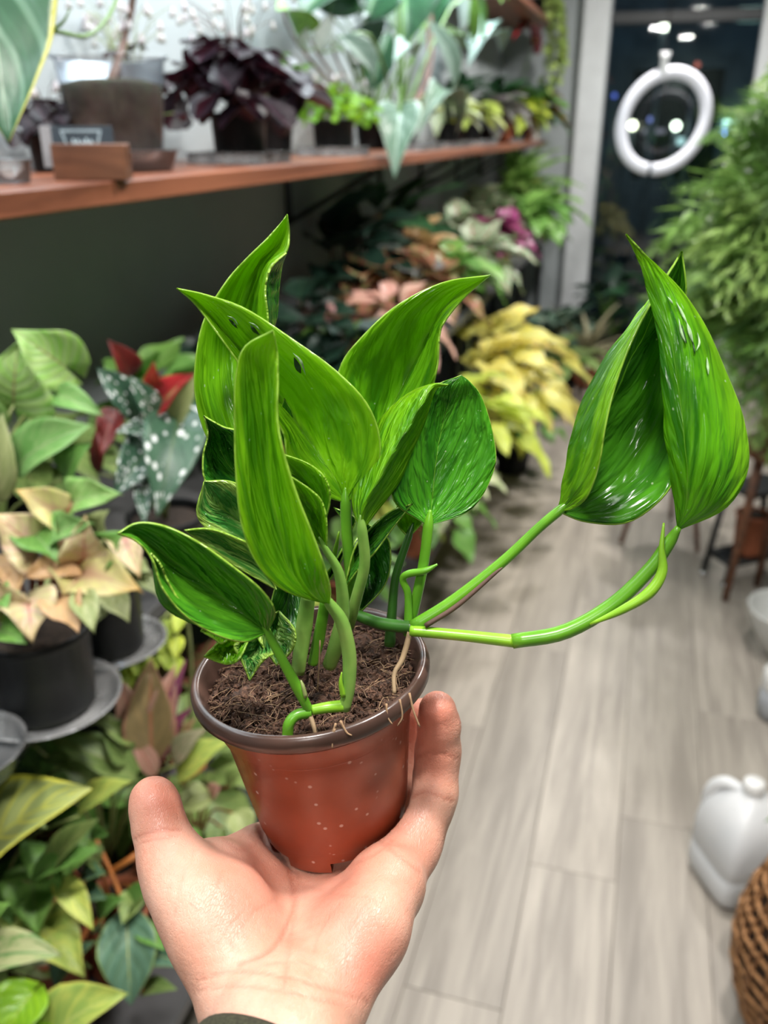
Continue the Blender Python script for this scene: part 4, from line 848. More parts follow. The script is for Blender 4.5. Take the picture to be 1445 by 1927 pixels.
t, s = lowpot(-40, 1700, 1.22, .06, .12, M['black'], 'calathea with wide yellow-striped leaf at the left edge'); D = .98
for b_, tp, w, m in (((-60, 1640), (167, 1482), 185, 'calathea'), ((150, 1535), (250, 1470), 58, 'yellow_green'), ((95, 1650), (186, 1540), 62, 'dull_green'), ((60, 1660), (190, 1600), 60, 'green'), ((-40, 1540), (90, 1560), 90, 'dull_green')):
    leaf_at(t, (*b_, D+.05*(m != 'calathea')), (*tp, D-.03+.05*(m != 'calathea')), w, L[m], 'ovate', s, M['stem_p'], face=.40, wave=.2)
t, s = lowpot(90, 1800, 1.25, .06, .12, M['terra'], 'heart-leaved plant with yellow-green leaves below the striped calathea'); D = 1.05
for b_, tp, w, m, sh in (((60, 1640), (70, 1760), 110, 'green', 'heart'), ((104, 1648), (176, 1752), 52, 'yellow_green', 'ovate'), ((72, 1745), (160, 1838), 110, 'yellow_green', 'heart'), ((20, 1680), (40, 1780), 70, 'yellow_green', 'ovate'), ((0, 1660), (20, 1740), 60, 'green', 'ovate'), ((100, 1590), (60, 1660), 90, 'green', 'ovate'), ((170, 1580), (120, 1650), 60, 'green', 'ovate')):
    leaf_at(t, (*b_, D+.02), (*tp, D-.02), w, L[m], sh, s, M['stem_r'], face=.40, wave=.3)
t, s = lowpot(-30, 1850, 1.05, .055, .12, M['black'], 'plant with long green leaf streaked in cream at the lower left edge'); D = .92
for b_, tp, w, m in (((-40, 1812), (116, 1797), 84, 'striped'), ((-30, 1760), (20, 1700), 60, 'green')): leaf_at(t, (*b_, D), (*tp, D-.02), w, L[m], 'ovate', s, M['stem_p'], face=.40, wave=.15)
t, s = lowpot(50, 1960, 1.05, .055, .12, M['black'], 'plant with bright lime glossy leaf in the bottom left corner'); D = .90
for b_, tp, w, m, sh in (((62, 1868), (5, 1955), 104, 'lime_big', 'heart'), ((85, 1965), (238, 1868), 120, 'yellow_green', 'ovate'), ((60, 1940), (130, 1990), 80, 'lime_big', 'heart')): leaf_at(t, (*b_, D), (*tp, D-.02), w, L[m], sh, s, M['stem_p'], face=.40, wave=.2)
t, s = lowpot(220, 1760, 1.30, .055, .12, M['terra'], 'velvety dark green philodendron with orange stalks beside the wrist'); D = 1.10
st_ = M['stem_or'] = plain('orange_stalk', (.50, .17, .04), .4, .15, 50)
for b_, tp, w, m in (((238, 1708), (247, 1892), 108, 'velvet'), ((150, 1665), (200, 1645), 60, 'velvet'), ((285, 1800), (350, 1820), 62, 'velvet'), ((268, 1870), (334, 1862), 40, 'dull_green'), ((105, 1865), (182, 1770), 62, 'velvet'), ((190, 1745), (235, 1690), 60, 'green'), ((250, 1720), (292, 1660), 50, 'green'), ((170, 1600), (205, 1570), 50, 'green'), ((270, 1750), (310, 1790), 50, 'green'), ((150, 1700), (200, 1690), 60, 'velvet'), ((180, 1640), (140, 1600), 60, 'dull_green'), ((260, 1680), (230, 1740), 50, 'dull_green')):
    leaf_at(t, (*b_, D+.02), (*tp, D-.02), w, L[m], 'ovate', s, st_, face=.40, wave=.1, stem_r=.0022)
V, Fc = tube([P(180, 1580, D+.03), P(208, 1640, D+.02), P(240, 1715, D+.01)], [.003, .0026], 7, 12); obj('petiole', V, Fc, st_, t)
V, Fc = tube([P(200, 1645, D+.03), P(240, 1620, D+.02), P(268, 1600, D+.03)], [.0035, .0045], 7, 12); obj('petiole', V, Fc, st_, t)
t, s = lowpot(400, 1560, 1.40, .05, .09, M['terra'], 'small plant with round grey-green and pink leaves behind the thumb'); D = 1.22
for b_, tp, w, m in (((395, 1500), (338, 1520), 62, 'pale_green'), ((440, 1530), (465, 1570), 56, 'pale_green'), ((400, 1500), (415, 1480), 36, 'rubber_pink'), ((300, 1460), (345, 1450), 30, 'grey_purple'), ((370, 1560), (345, 1600), 50, 'green'), ((420, 1560), (400, 1600), 40, 'dull_green'), ((340, 1470), (390, 1440), 40, 'orange_leaf'), ((430, 1480), (470, 1450), 40, 'dull_green')):
    leaf_at(t, (*b_, D), (*tp, D-.01), w, L[m], 'round', s, M['stem_r'], face=.40, wave=.05)
# fuller rows further back on the lower tier
SPg = dict(shape='heart', width=.75, elevs=(15, 75), pet=.9, drop=45, wave=.3)
kinds = {'lowA': dict(SPg, mats=[L['dull_green'], M['stem_r']]), 'lowB': dict(SPg, shape='ovate', width=.6, mats=[L['green'], M['stem_p']]), 'lowC': dict(SPg, mats=[L['coleus'], M['stem_r']]), 'lowD': dict(SPg, mats=[L['yellow_green'], M['stem_p']])}
for k, (y, x, kk, lab) in enumerate(((.62, -.84, 'lowA', 'dull green leafy plant deep under the bench at the left'), (.95, -.86, 'lowB', 'green leafy plant in shade under the bench behind the thumb'), (1.05, -.66, 'lowA', 'dark leafy plant at the bench foot beside the wrist'), (1.28, -.80, 'lowC', 'red-flushed leafy plant under the bench behind the hand'),
      (1.55, -.66, 'lowD', 'yellow-green leafy plant under the bench behind the brown pot'), (1.9, -.68, 'lowB', 'green leafy plant under the middle of the bench'), (2.35, -.66, 'lowD', 'lime leafy plant under the bench below the yellow leaves'))):
    c = np.array([x, y, LT]); t = thing('potted_plant', c, lab, 'plant'); s = nursery_pot(t, c, .055, .10, M['terra'] if k % 2 else M['black'])
    bush(t, s, 22, .11, kk, kinds[kk], .03)

# ================================================================== things on the chest-high shelf
# hanging leaf with yellow margin, of the climbing plant in the clear pot
XS = -.88
c = onx(226, 300, -.87); c[2] = SZ+.006
t = thing('potted_plant', c, 'climbing plant with brown stem in tall clear pot, its yellow-edged leaf hanging at top left', 'plant')
r_, h_ = .087, .168; pc = c
prof = [(.001, .001), (r_*.78, .001), (r_*.80, .003), (r_*.99, h_-.006), (r_*1.06, h_-.006), (r_*1.07, h_-.002), (r_*1.03, h_)]
obj('pot', *lathe(prof, 48, pc), M['clear'], t)
M['moss'] = plain('mossy_bark_mix', (.050, .062, .030), .95, .4, 45, bump=.8, col2=(.024, .018, .011))
obj('soil', *lathe([(.001, .006), (r_*.785, .006), (r_*.93, h_*.74), (r_*.6, h_*.79), (.001, h_*.80)], 32, pc), M['moss'], t)
top = pc+np.array([0, 0, h_*.78])
V, Fc = tube([top, P(232, 80, c[1]*1.12), P(250, -40, c[1]*1.10), P(200, -260, c[1]*1.0)], [.0075, .0065, .006, .005], 10, 18); obj('stem', V, Fc, M['stem_b'], t)
D = .86
V, Fc = tube([P(230, -30, D+.2), P(205, 30, D+.15), P(165, 67, D+.08), (P(110, 60, D+.03)), P(62, 56, D)], [.0022, .0022], 8, 18); obj('petiole', V, Fc, M['stem_g'], t)
V, Fc = tube([P(100, 57, D+.02), P(120, 40, D+.02), P(131, 18, D+.02)], [.0022, .0008], 6, 8); obj('shoot', V, Fc, M['stem_g'], t)
V, Fc = tube([P(200, -260, D+.25), P(60, -300, D+.1), P(-40, -200, D+.0)], [.005, .004], 8, 12); obj('petiole', V, Fc, M['stem_g'], t)
leaf_at(t, (-40, -200, D), (18, 270, D-.02), 240, L['margined'], 'ovate', None, wave=.15, nu=24, nv=14, face=.9, fold=.08, droop=.05)
saucer(pc-np.array([0, 0, .006])+np.array([.02, .01, 0]), .075, .034, 'clear plastic tub under the tall clear pot on the shelf', M['clear'], name='plastic_tub')
c = onx(22, 345, -.80); c[2] = SZ; saucer(c, .028, .030, 'small clear plastic cup at the left end of the shelf', M['milky'], name='plastic_cup')
# card holder
c = onz(178, 338, SZ); c = onx(178, 340, -.755); c[2] = SZ; ang = .30; R = rotz(ang)
t = thing('card_holder', c, 'small wooden block card holder on the shelf edge', 'card holder')
M['walnut'] = woodmat('walnut_block', (.095, .036, .017), (.17, .068, .032), (3, 20, 40), False, .45, .1, .2)
bw, bd, bh = .100, .034, .047
parts = [box(np.array([0, -bd*.32, bh/2]), (bw, bd*.36, bh), .0015), box(np.array([0, bd*.32, bh*.5]), (bw, bd*.36, bh), .0015), box(np.array([0, 0, .008]), (bw, bd*.28, .016), .001)]
V, Fc = merge(parts); V = V@R.T+c; obj('block', V, Fc, M['walnut'], t, None, False)
M['slate'] = plain('slate_card', (.035, .050, .065), .5, .05, 30); M['cardedge'] = plain('card_stock', (.30, .30, .31), .6, .05, 30); M['cardprint'] = plain('pale_print', (.55, .68, .74), .6, .05, 30)
for k in range(6):
    cc = np.array([-.008-.0022*k*1.6, -.0040+.0016*k, .016+.0265]); cb, cf = box(cc, (.084, .0011, .053), .0003)
    ct = thing('business_card', c+R@(cc-np.array([0, 0, .0265])), ['dark slate card with pale emblem, frontmost in the wooden holder', 'card second in the wooden holder', 'card third in the wooden holder', 'card fourth in the wooden holder', 'card fifth in the wooden holder', 'card rearmost in the wooden holder'][k], 'card', 'cards in the wooden holder')
    obj('card', cb@R.T+c, cf, M['slate'] if k == 0 else M['cardedge'], ct, None, False)
    if k == 0:
        def strip(p, q, w=.0011):
            p, q = np.array(p), np.array(q); d = nrm(q-p); n = np.array([-d[1], d[0]])*w/2; y = cc[1]-.0007
            return np.array([[a[0]+cc[0], y, a[1]+cc[2]] for a in (p-n, q-n, q+n, p+n)]), [[0, 1, 2, 3]]
        tr_ = [(-.029, .021), (.026, .021), (.015, -.012), (-.018, -.012)]; ti = [(-.0265, .0192), (.0235, .0192), (.0138, -.0105), (-.0168, -.0105)]
        ps = [strip(tr_[i], tr_[(i+1) % 4]) for i in range(4)]+[strip(ti[i], ti[(i+1) % 4], .0006) for i in range(4)]
        x = -.016
        for i, (dx, y0, y1, w) in enumerate(((.0035, -.002, .011, .0022), (.003, .009, .003, .0018), (.0025, .002, .009, .002), (.003, .010, .001, .002), (.0035, .001, .008, .0018), (.0028, .008, .002, .0022), (.0032, .000, .012, .002), (.003, .009, .003, .0018), (.0028, .003, .009, .002), (.0032, .008, .002, .002))):
            ps.append(strip((x, y0), (x+dx, y1), w)); x += dx
        V, Fc = merge(ps); obj('emblem', V@R.T+c, Fc, M['cardprint'], ct, None, False)
# dark purple oxalis
def tray(c, sx, sy, h, label, mat=None):
    x0 = [box((0, 0, .0015), (sx*.94, sy*.94, .003), .001)]
    for s in (-1, 1):
        x0.append(box((s*sx*.485, 0, h/2), (.003, sy*.97, h), .001)); x0.append(box((0, s*sy*.485, h/2), (sx*.97, .003, h), .001))
        x0.append(box((s*sx*.5, 0, h-.001), (.008, sy*1.01, .002), .0008)); x0.append(box((0, s*sy*.5, h-.001), (sx*1.01, .008, .002), .0008))
    V, Fc = merge(x0); return tag(obj('clear_tray', V+np.asarray(c), Fc, mat or M['tray'], None, None, False), label, 'tray', 'clear trays on the shelf')
c = onx(452, 285, -.84); c[2] = SZ+.004
t = thing('potted_plant', c, 'dark purple shamrock plant in black pot on the shelf', 'plant'); s = nursery_pot(t, c, .060, .092, M['black'], taper=.84)
def shamrock(parent, c, n, H, R0, size, mats, stem_mat, flowers=0, fl_mat=None, seed=0, droop=25):
    """leaves of three wedge leaflets on thin stalks, plus pale bell flowers"""
    r = np.random.default_rng(seed); key = ('sh', mats.name)
    if key not in TPL:
        V, Fc, UV = blade('wedge', 6, 4, .95, .25, .1, 0, 0, 0, 3); vs, fs, us = [], [], []
        for k in range(3):
            a = k*2.094; q = V.copy(); z = q[:, 2]-q[:, 0]*math.tan(math.radians(droop)); q = np.stack([q[:, 0]*math.cos(a)-q[:, 1]*math.sin(a), q[:, 0]*math.sin(a)+q[:, 1]*math.cos(a), z], 1)
            fs += [[i+k*len(V) for i in f] for f in Fc]; vs.append(q); us.append(UV)
        TPL[key] = mesh('leaf', np.vstack(vs), fs, mats, np.vstack(us))
    for i in range(n):
        a = i*2.4+r.uniform(-.3, .3); f = math.sqrt((i+.5)/n); e = np.array([math.cos(a), math.sin(a), 0])*R0*f+np.array([0, 0, H*(1-.75*f*f)+r.uniform(-.01, .01)])
        V, Fc = tube([c, c+e*np.array([.35, .35, .75]), c+e], [.0010, .0009], 4, 6, False); obj('stalk', V, Fc, stem_mat, parent)
        o = place('leaf', TPL[key], parent); o.location = c+e-np.array(parent.location); sz = size*r.uniform(.75, 1.15); o.scale = (sz, sz, sz)
        o.rotation_euler = (r.uniform(-.35, .35)-.5*f*math.sin(a)*-1, r.uniform(-.35, .35)+.5*f*math.cos(a), r.uniform(0, 6.28))
    for i in range(flowers):
        a = r.uniform(0, 6.28); f = r.uniform(.3, 1.0); e = np.array([math.cos(a), math.sin(a), 0])*R0*f*1.1+np.array([0, 0, H*r.uniform(1.05, 1.5)])
        V, Fc = tube([c, c+e*np.array([.4, .4, .8]), c+e], [.0009, .0007], 4, 6, False); fl = obj('flower', V, Fc, stem_mat, parent)
        V, Fc = lathe([(.0006, 0), (.003, -.004), (.005, -.011), (.0065, -.018), (.0045, -.016), (.001, -.006)], 8, c+e); obj('petals', V, Fc, fl_mat, fl)
shamrock(t, s, 40, .150, .130, .070, L['purple'], M['stem_b'], 26, L['petal_lilac'], 3, 32)
tray(onx(452, 287, -.84)*np.array([1, 1, 0])+np.array([0, 0, SZ]), .16, .17, .022, 'clear plastic tray under the purple shamrock')
# pink-flowered green shamrock behind the clear pot
c = onx(255, 262, -.97); c[2] = SZ
t = thing('potted_plant', c, 'shamrock with fine stems and pale pink bells behind the tall clear pot', 'plant'); s = nursery_pot(t, c, .045, .07, M['black'])
shamrock(t, s, 14, .15, .09, .022, L['purple'], M['stem_p'], 34, L['petal_lilac'], 5)
c = onx(95, 262, -.97); c[2] = SZ
t = thing('potted_plant', c, 'dark-leaved shamrock behind the hanging yellow-edged leaf', 'plant'); s = nursery_pot(t, c, .04, .06, M['black'])
shamrock(t, s, 14, .06, .06, .035, L['purple'], M['stem_b'], 10, L['petal_lilac'], 6)
# green shamrock in the next black pot
c = onx(628, 272, -.84); c[2] = SZ+.004
t = thing('potted_plant', c, 'light green shamrock with pale bells in black pot, beside the purple one', 'plant'); s = nursery_pot(t, c, .058, .085, M['black'], taper=.86)
shamrock(t, s, 30, .085, .11, .036, L['oxalis'], M['stem_p'], 20, L['petal_lilac'], 8)
tray(onx(628, 274, -.84)*np.array([1, 1, 0])+np.array([0, 0, SZ]), .15, .16, .022, 'clear plastic tray under the light green shamrock')
# tall grey-green alocasia
def hleaf(t, X, b_, tp, w, mat, shape, s, sm, **kw):
    B, T = onx(*b_, X), onx(*tp, X+.03); db = (B-CAM)@fw; dt = (T-CAM)@fw
    return leaf_at(t, (*b_, db), (*tp, dt), w, mat, shape, s, sm, **kw)
c = onx(752, 262, -.86); c[2] = SZ
t = thing('potted_plant', c, 'tall grey-green elephant ear with a leaf drooping over the shelf edge', 'plant'); s = nursery_pot(t, c, .06, .09, M['black'])
for X, b_, tp, w, m in ((-.70, (752, 212), (742, 338), 88, 'alocasia'), (-.76, (850, 190), (782, 262), 66, 'alocasia'), (-.80, (640, 70), (700, 160), 60, 'silver'), (-.82, (805, 40), (850, 175), 44, 'silver'), (-.84, (930, 60), (880, 130), 46, 'silver'), (-.84, (880, 90), (942, 100), 60, 'silver'), (-.80, (780, 110), (740, 118), 40, 'silver')):
    hleaf(t, X, b_, tp, w, L[m], 'arrow' if w > 60 else 'lance', s, M['stem_g'], stem_r=.004, wave=.1)
for x in (750, 758, 804, 812):
    V, Fc = tube([s+np.array([0, (x-750)*.0015, 0]), onx(x, 120, -.86), onx(x-4, -30, -.88)], [.006, .0045], 8, 10); obj('stalk', V, Fc, M['stem_g'] if x < 800 else M['stem_pk'] if 'stem_pk' in M else plain('pinkish_stalk', (.40, .22, .19), .5), t)
c = onx(700, 250, -.98); c[2] = SZ
t = thing('potted_plant', c, 'big dark green broad-leaved plant at the back of the shelf, with white bracts', 'plant'); s = nursery_pot(t, c, .06, .09, M['black'])
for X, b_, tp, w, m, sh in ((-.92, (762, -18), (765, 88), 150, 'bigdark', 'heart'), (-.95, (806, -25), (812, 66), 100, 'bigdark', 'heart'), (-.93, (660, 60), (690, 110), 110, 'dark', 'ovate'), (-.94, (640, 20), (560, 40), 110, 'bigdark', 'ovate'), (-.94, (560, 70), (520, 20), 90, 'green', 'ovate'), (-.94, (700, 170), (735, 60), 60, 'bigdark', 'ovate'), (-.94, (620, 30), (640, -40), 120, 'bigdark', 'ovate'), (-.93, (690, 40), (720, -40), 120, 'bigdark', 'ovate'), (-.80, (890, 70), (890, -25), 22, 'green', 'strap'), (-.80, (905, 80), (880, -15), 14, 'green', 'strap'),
                            (-.9, (868, 62), (850, -12), 32, 'petal_white', 'lance'), (-.92, (602, 100), (622, 26), 36, 'petal_white', 'lance'), (-.92, (578, 96), (580, 50), 30, 'petal_white', 'lance'), (-.95, (682, 20), (640, 18), 20, 'petal_white', 'lance'), (-.95, (700, 52), (682, 36), 18, 'petal_white', 'lance'), (-.95, (738, 30), (742, 0), 20, 'petal_white', 'lance'), (-.95, (725, 100), (740, 90), 14, 'petal_white', 'lance')):
    hleaf(t, X, b_, tp, w, L[m], sh, s, M['stem_g'], stem_r=.003, wave=.1)
for a_, b2 in (((525, -10), (565, 90)), ((592, -10), (585, 80)), ((640, -10), (625, 90))):
    V, Fc = tube([onx(*a_, -.96), onx(*b2, -.96), s], [.0045, .004], 6, 8); obj('stalk', V, Fc, plain('brown_cane', (.26, .17, .12), .6), t)
c = onx(520, 262, -1.0); c[2] = SZ
t = thing('potted_plant', c, 'bushy small-leaved green plant rising behind the purple shamrock', 'plant'); s = nursery_pot(t, c, .05, .10, M['black'])
bush(t, s, 46, .045, 'bushy', dict(shape='ovate', width=.75, elevs=(25, 85), pet=3.0, drop=40, mats=[L['green'], M['stem_p']]), .03)
# small pots toward the far end
def shelfplant(px, X, r, h, mat, label, n, size, key, spec, cat='plant', y=250, az=(-100, 100)):
    c = onx(px, y, X); c[2] = SZ+.003; c[1] = min(c[1], 5.92); t = thing('potted_plant', c, label, cat); s = nursery_pot(t, c, r, h, mat)
    bush(t, s, n, size, key, spec, r*.4, az if X < -.83 else (0, 360)); return t, s, c
g = dict(shape='lance', width=.45, elevs=(40, 85), pet=.6, drop=55, droop=.35)
Z_ = [(838, -.82, .05, .085, M['black'], 'veined pale green plant in black pot, first of the small pots past the elephant ear', 18, .13, 'veined', dict(g, mats=[L['cream'], M['stem_p']])),
      (885, -.83, .05, .085, M['black'], 'yellow-streaked lance-leaved plant in black pot, mid shelf', 16, .14, 'yst', dict(g, mats=[L['yellow_green'], M['stem_p']])),
      (920, -.84, .055, .09, M['black'], 'grey-purple leafy plant in black pot, mid shelf', 22, .12, 'gp', dict(SPg, mats=[L['grey_purple'], M['stem_b']])),
      (950, -.80, .05, .10, M['terra'], 'grey-leaved plant in red-brown pot toward the far end of the shelf', 18, .11, 'gp', None),
      (975, -.84, .06, .11, M['black'], 'lime-leaved plant in dark pot toward the far end of the shelf', 20, .13, 'limeb', dict(SPg, mats=[L['lime'], M['stem_p']])),
      (1002, -.80, .06, .12, M['terra'], 'silvery plant in terracotta pot at the far end of the shelf', 20, .16, 'silv', dict(SPg, shape='ovate', width=.5, mats=[L['silver'], M['stem_p']])),
      (1020, -.77, .055, .13, M['whitepot'], 'orange and green leaved plant in white pot at the far end of the shelf', 18, .13, 'org', dict(SPg, mats=[L['orange_leaf'], M['stem_p']])),
      (1036, -.80, .06, .11, M['terra'], 'plant in terracotta pot at the very end of the shelf', 20, .16, 'fardull', dict(SPg, mats=[L['green'], M['stem_p']]))]
for a in Z_: shelfplant(*a)
for px, lab in ((850, 'clear plastic tray under the veined pale green plant'), (905, 'clear plastic tray under the grey-purple plant'), (790, 'clear plastic tray below the elephant ear stalks'), (960, 'clear plastic tray under the terracotta pot far along the shelf')):
    cc = onx(px, 255, -.79); tray(np.array([-.795, cc[1], SZ]), .11, .30, .02, lab)
t, s, c = shelfplant(990, -.9, .06, .11, M['black'], 'anthurium with one red flower far along the shelf', 16, .17, 'anth', dict(SPg, mats=[L['green'], M['stem_g']]))
B, T = onx(1006, 82, -.84), onx(968, 76, -.84); leaf_at(t, (1008, 80, (B-CAM)@fw), (964, 77, (T-CAM)@fw), 26, L['red_spathe'], 'heart', s, M['stem_g'], name='spathe', face=.5)
V, Fc = tube([onx(1006, 80, -.835), onx(1008, 64, -.83)], [.006, .003], 6, 4); obj('spadix', V, Fc, L['yellow'], t)
for k, (px, sz, lab) in enumerate(((860, .17, 'green broad-leaved plant at the wall, mid shelf'), (930, .20, 'tall dark green plant at the wall, far half of the shelf'))):
    shelfplant(px, -.97, .06, .10, M['black'], lab, 18, sz, 'wallg', dict(SPg, shape='ovate', width=.5, elevs=(45, 88), mats=[L['bigdark'], M['stem_g']]))
# trailing plant on the upper shelf
def trailer(c, n, ln, spread, leaf, size, label, vm, pot=(.06, .10), potm=None, azr=(0, 6.28), cat='plant'):
    t = thing('potted_plant', c, label, cat); s = nursery_pot(t, c, *pot, potm or M['black'])
    key = ('tr', leaf.name)
    if key not in TPL: V, Fc, UV = blade('heart', 5, 4, .8, .1, .2, 0, 0, 0, 2); TPL[key] = mesh('leaf', V, Fc, leaf, UV)
    for i in range(n):
        a = rng.uniform(*azr); d = np.array([math.cos(a), math.sin(a), 0]); l = ln*rng.uniform(.5, 1)
        pts = [s, s+d*pot[0]+np.array([0, 0, .05]), s+d*(pot[0]+spread*.7)+np.array([0, 0, -.02]), s+d*(pot[0]+spread)+np.array([0, 0, -l*.5]), s+d*(pot[0]+spread*1.1)+np.array([rng.uniform(-.03, .03), rng.uniform(-.03, .03), -l])]
        V, Fc = tube(pts, [.002, .0012], 4, 14, False); obj('vine', V, Fc, vm, t); q = catmull(pts, 20)
        for k in range(3, 20):
            o = place('leaf', TPL[key], t); o.location = q[k]-np.array(t.location); sz = size*rng.uniform(.7, 1.2); o.scale = (sz, sz, sz)
            o.rotation_euler = (rng.uniform(-.6, .6), rng.uniform(.2, 1.2), a+(-1)**k*rng.uniform(.4, 1.6))
    return t
trailer(np.array([-.80, 5.94, UZ+.032]), 11, .55, .10, L['trail'], .055, 'pale green trailing plant hanging from the far end of the upper shelf', M['stem_p'], azr=(-1.2, 1.2))
trailer(np.array([-.85, 4.5, UZ+.032]), 3, .18, .09, L['oxalis'], .05, 'green trailing plant midway along the upper shelf', M['stem_p'], azr=(-1.0, 1.0))
# ================================================================== plants along the bench top, further down
def bench(px, py, X, label, n, size, key, spec, r=.055, h=.10, mat=None, az=None, jit=.03, lean=(0, 0)):
    q = onx(px, py, X); c = np.array([X, min(q[1], 6.0), BZ]); t = thing('potted_plant', c, label, 'plant'); s = nursery_pot(t, c, r, h, mat or M['black'])
    bush(t, s, n, size, key, spec, jit, az or ((0, 360) if X > -.75 else (-115, 115)), lean=lean); return t, s, q
S = lambda **k: dict(SPg, **k)
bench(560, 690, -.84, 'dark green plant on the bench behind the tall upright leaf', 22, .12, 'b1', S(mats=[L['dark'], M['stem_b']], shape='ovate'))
t, s, q = bench(610, 660, -.76, 'plant with upright spikes of pink blossom on the bench', 16, .08, 'b2', S(mats=[L['dull_green'], M['stem_r']], shape='ovate', elevs=(10, 50)))
pk = plain('pink_blossom', (.62, .33, .33), .6, .15, 300)
for px, y0, y1, w in ((597, 680, 585, .020), (580, 670, 620, .013), (684, 660, 598, .014), (637, 640, 592, .010), (612, 690, 640, .012)):
    a, b_ = onx(px, y0, -.74), onx(px, y1, -.74); a[1] = b_[1] = s[1]; hh = b_[2]-a[2]
    V, Fc = tube([s, (s+a)/2, a, b_], [.002, .0015], 5, 10); sp_ = obj('flower_spike', V, Fc, M['stem_p'], t); fl = []
    for k in range(60):
        f = rng.uniform(); an = rng.uniform(0, 6.28); rr2 = w*(1-.6*f)*math.sqrt(rng.uniform(.3, 1)); cc = a+np.array([rr2*math.cos(an), rr2*math.sin(an), f*hh]); z = .006
        fl.append((np.array([[1, 0, 0], [-1, 0, 0], [0, 1, 0], [0, -1, 0], [0, 0, 1], [0, 0, -1]])*z*rng.uniform(.6, 1.2, (6, 1))+cc, [[0, 2, 4], [2, 1, 4], [1, 3, 4], [3, 0, 4], [2, 0, 5], [1, 2, 5], [3, 1, 5], [0, 3, 5]]))
    tag(obj('blossoms', *merge(fl), pk, sp_), kind='stuff')
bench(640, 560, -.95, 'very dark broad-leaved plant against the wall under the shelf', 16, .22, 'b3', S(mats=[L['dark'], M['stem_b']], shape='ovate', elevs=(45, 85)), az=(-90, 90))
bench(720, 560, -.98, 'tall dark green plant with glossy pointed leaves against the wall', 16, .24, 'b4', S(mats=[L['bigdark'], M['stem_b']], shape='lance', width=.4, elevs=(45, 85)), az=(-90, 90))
bench(690, 530, -.82, 'red and green coleus on the bench', 30, .12, 'b5', S(mats=[L['coleus'], M['stem_r']], elevs=(15, 85)), mat=M['terra'])
bench(745, 560, -.76, 'silver-veined leafy plant beside the coleus', 22, .12, 'b6', S(mats=[L['grey_purple'], M['stem_r']]))
bench(770, 490, -.82, 'coleus with orange-tipped leaves, behind the red one', 26, .14, 'b7', S(mats=[L['orange_syng'], M['stem_r']], elevs=(25, 88)))
bench(845, 500, -.84, 'green and white caladium with pink veins on the bench', 30, .15, 'b8', S(mats=[L['caladium'], M['stem_p']], elevs=(20, 88)))
bench(890, 520, -.78, 'magenta-leaved plant on the bench beside the caladium', 22, .14, 'b9', S(mats=[L['fuchsia'], M['stem_r']]))
bench(905, 450, -.86, 'green caladium with pale centres toward the window', 30, .17, 'b8', None)
bench(960, 470, -.84, 'dark green plant with orange blooms near the window end of the bench', 30, .17, 'b10', S(mats=[L['green'], M['stem_g']], elevs=(20, 88)))
bench(1010, 430, -.80, 'orange-flushed leafy plant at the window end of the bench', 26, .15, 'b11', S(mats=[L['orange_leaf'], M['stem_r']], elevs=(25, 88)))
# yellow plants reaching up from the lower tier, over the bench edge
def standpot(px, py, X, ztop, label, n, size, key, spec, potm, r=.06, h=.11, jit=.04):
    q = onx(px, py, X); c = np.array([X, q[1], ztop]); t = thing('potted_plant', c, label, 'plant'); s = nursery_pot(t, c, r, h, potm); bush(t, s, n, size, key, spec, .012, (-100, 100)); return c
for px, py, X, lab, n, sz, key, spec, pm_ in (
    (930, 590, -.57, 'bright yellow arrowhead plant reaching over the bench edge, toward the window', 40, .15, 'y1', S(mats=[L['yellow'], M['stem_p']], shape='wing', elevs=(30, 86), pet=2.2, drop=60), M['terra']),
    (895, 650, -.57, 'yellow leafy plant at the bench edge, in the middle of the yellow group', 36, .15, 'y1', None, M['black']),
    (855, 730, -.57, 'lime-yellow leafy plant at the bench edge, behind the round glossy leaf', 34, .13, 'y2', S(mats=[L['yellow_lime'], M['stem_p']], shape='wing', elevs=(20, 86), pet=2.0, drop=55), M['black']),
    (810, 710, -.57, 'cream-leaved plant at the bench edge, left of the lime-yellow one', 26, .10, 'y3', S(mats=[L['cream'], M['stem_p']], shape='wing', elevs=(25, 86), pet=2.2, drop=55), M['terra']),
    (785, 800, -.57, 'green leafy plant at the bench edge, just behind the folded leaf', 26, .095, 'y4', S(mats=[L['green'], M['stem_p']], shape='ovate', elevs=(10, 80), pet=1.6, drop=50), M['terra'])):
    c = standpot(px, py, X, LT, lab, n, sz, key, spec, pm_)
c = standpot(975, 690, -.50, 0.006, 'tall green leafy plant on the floor beside the bench', 34, .10, 'fl1', S(mats=[L['green'], M['stem_g']], shape='ovate', elevs=(25, 88), pet=2.0), M['black'], .09, .16)
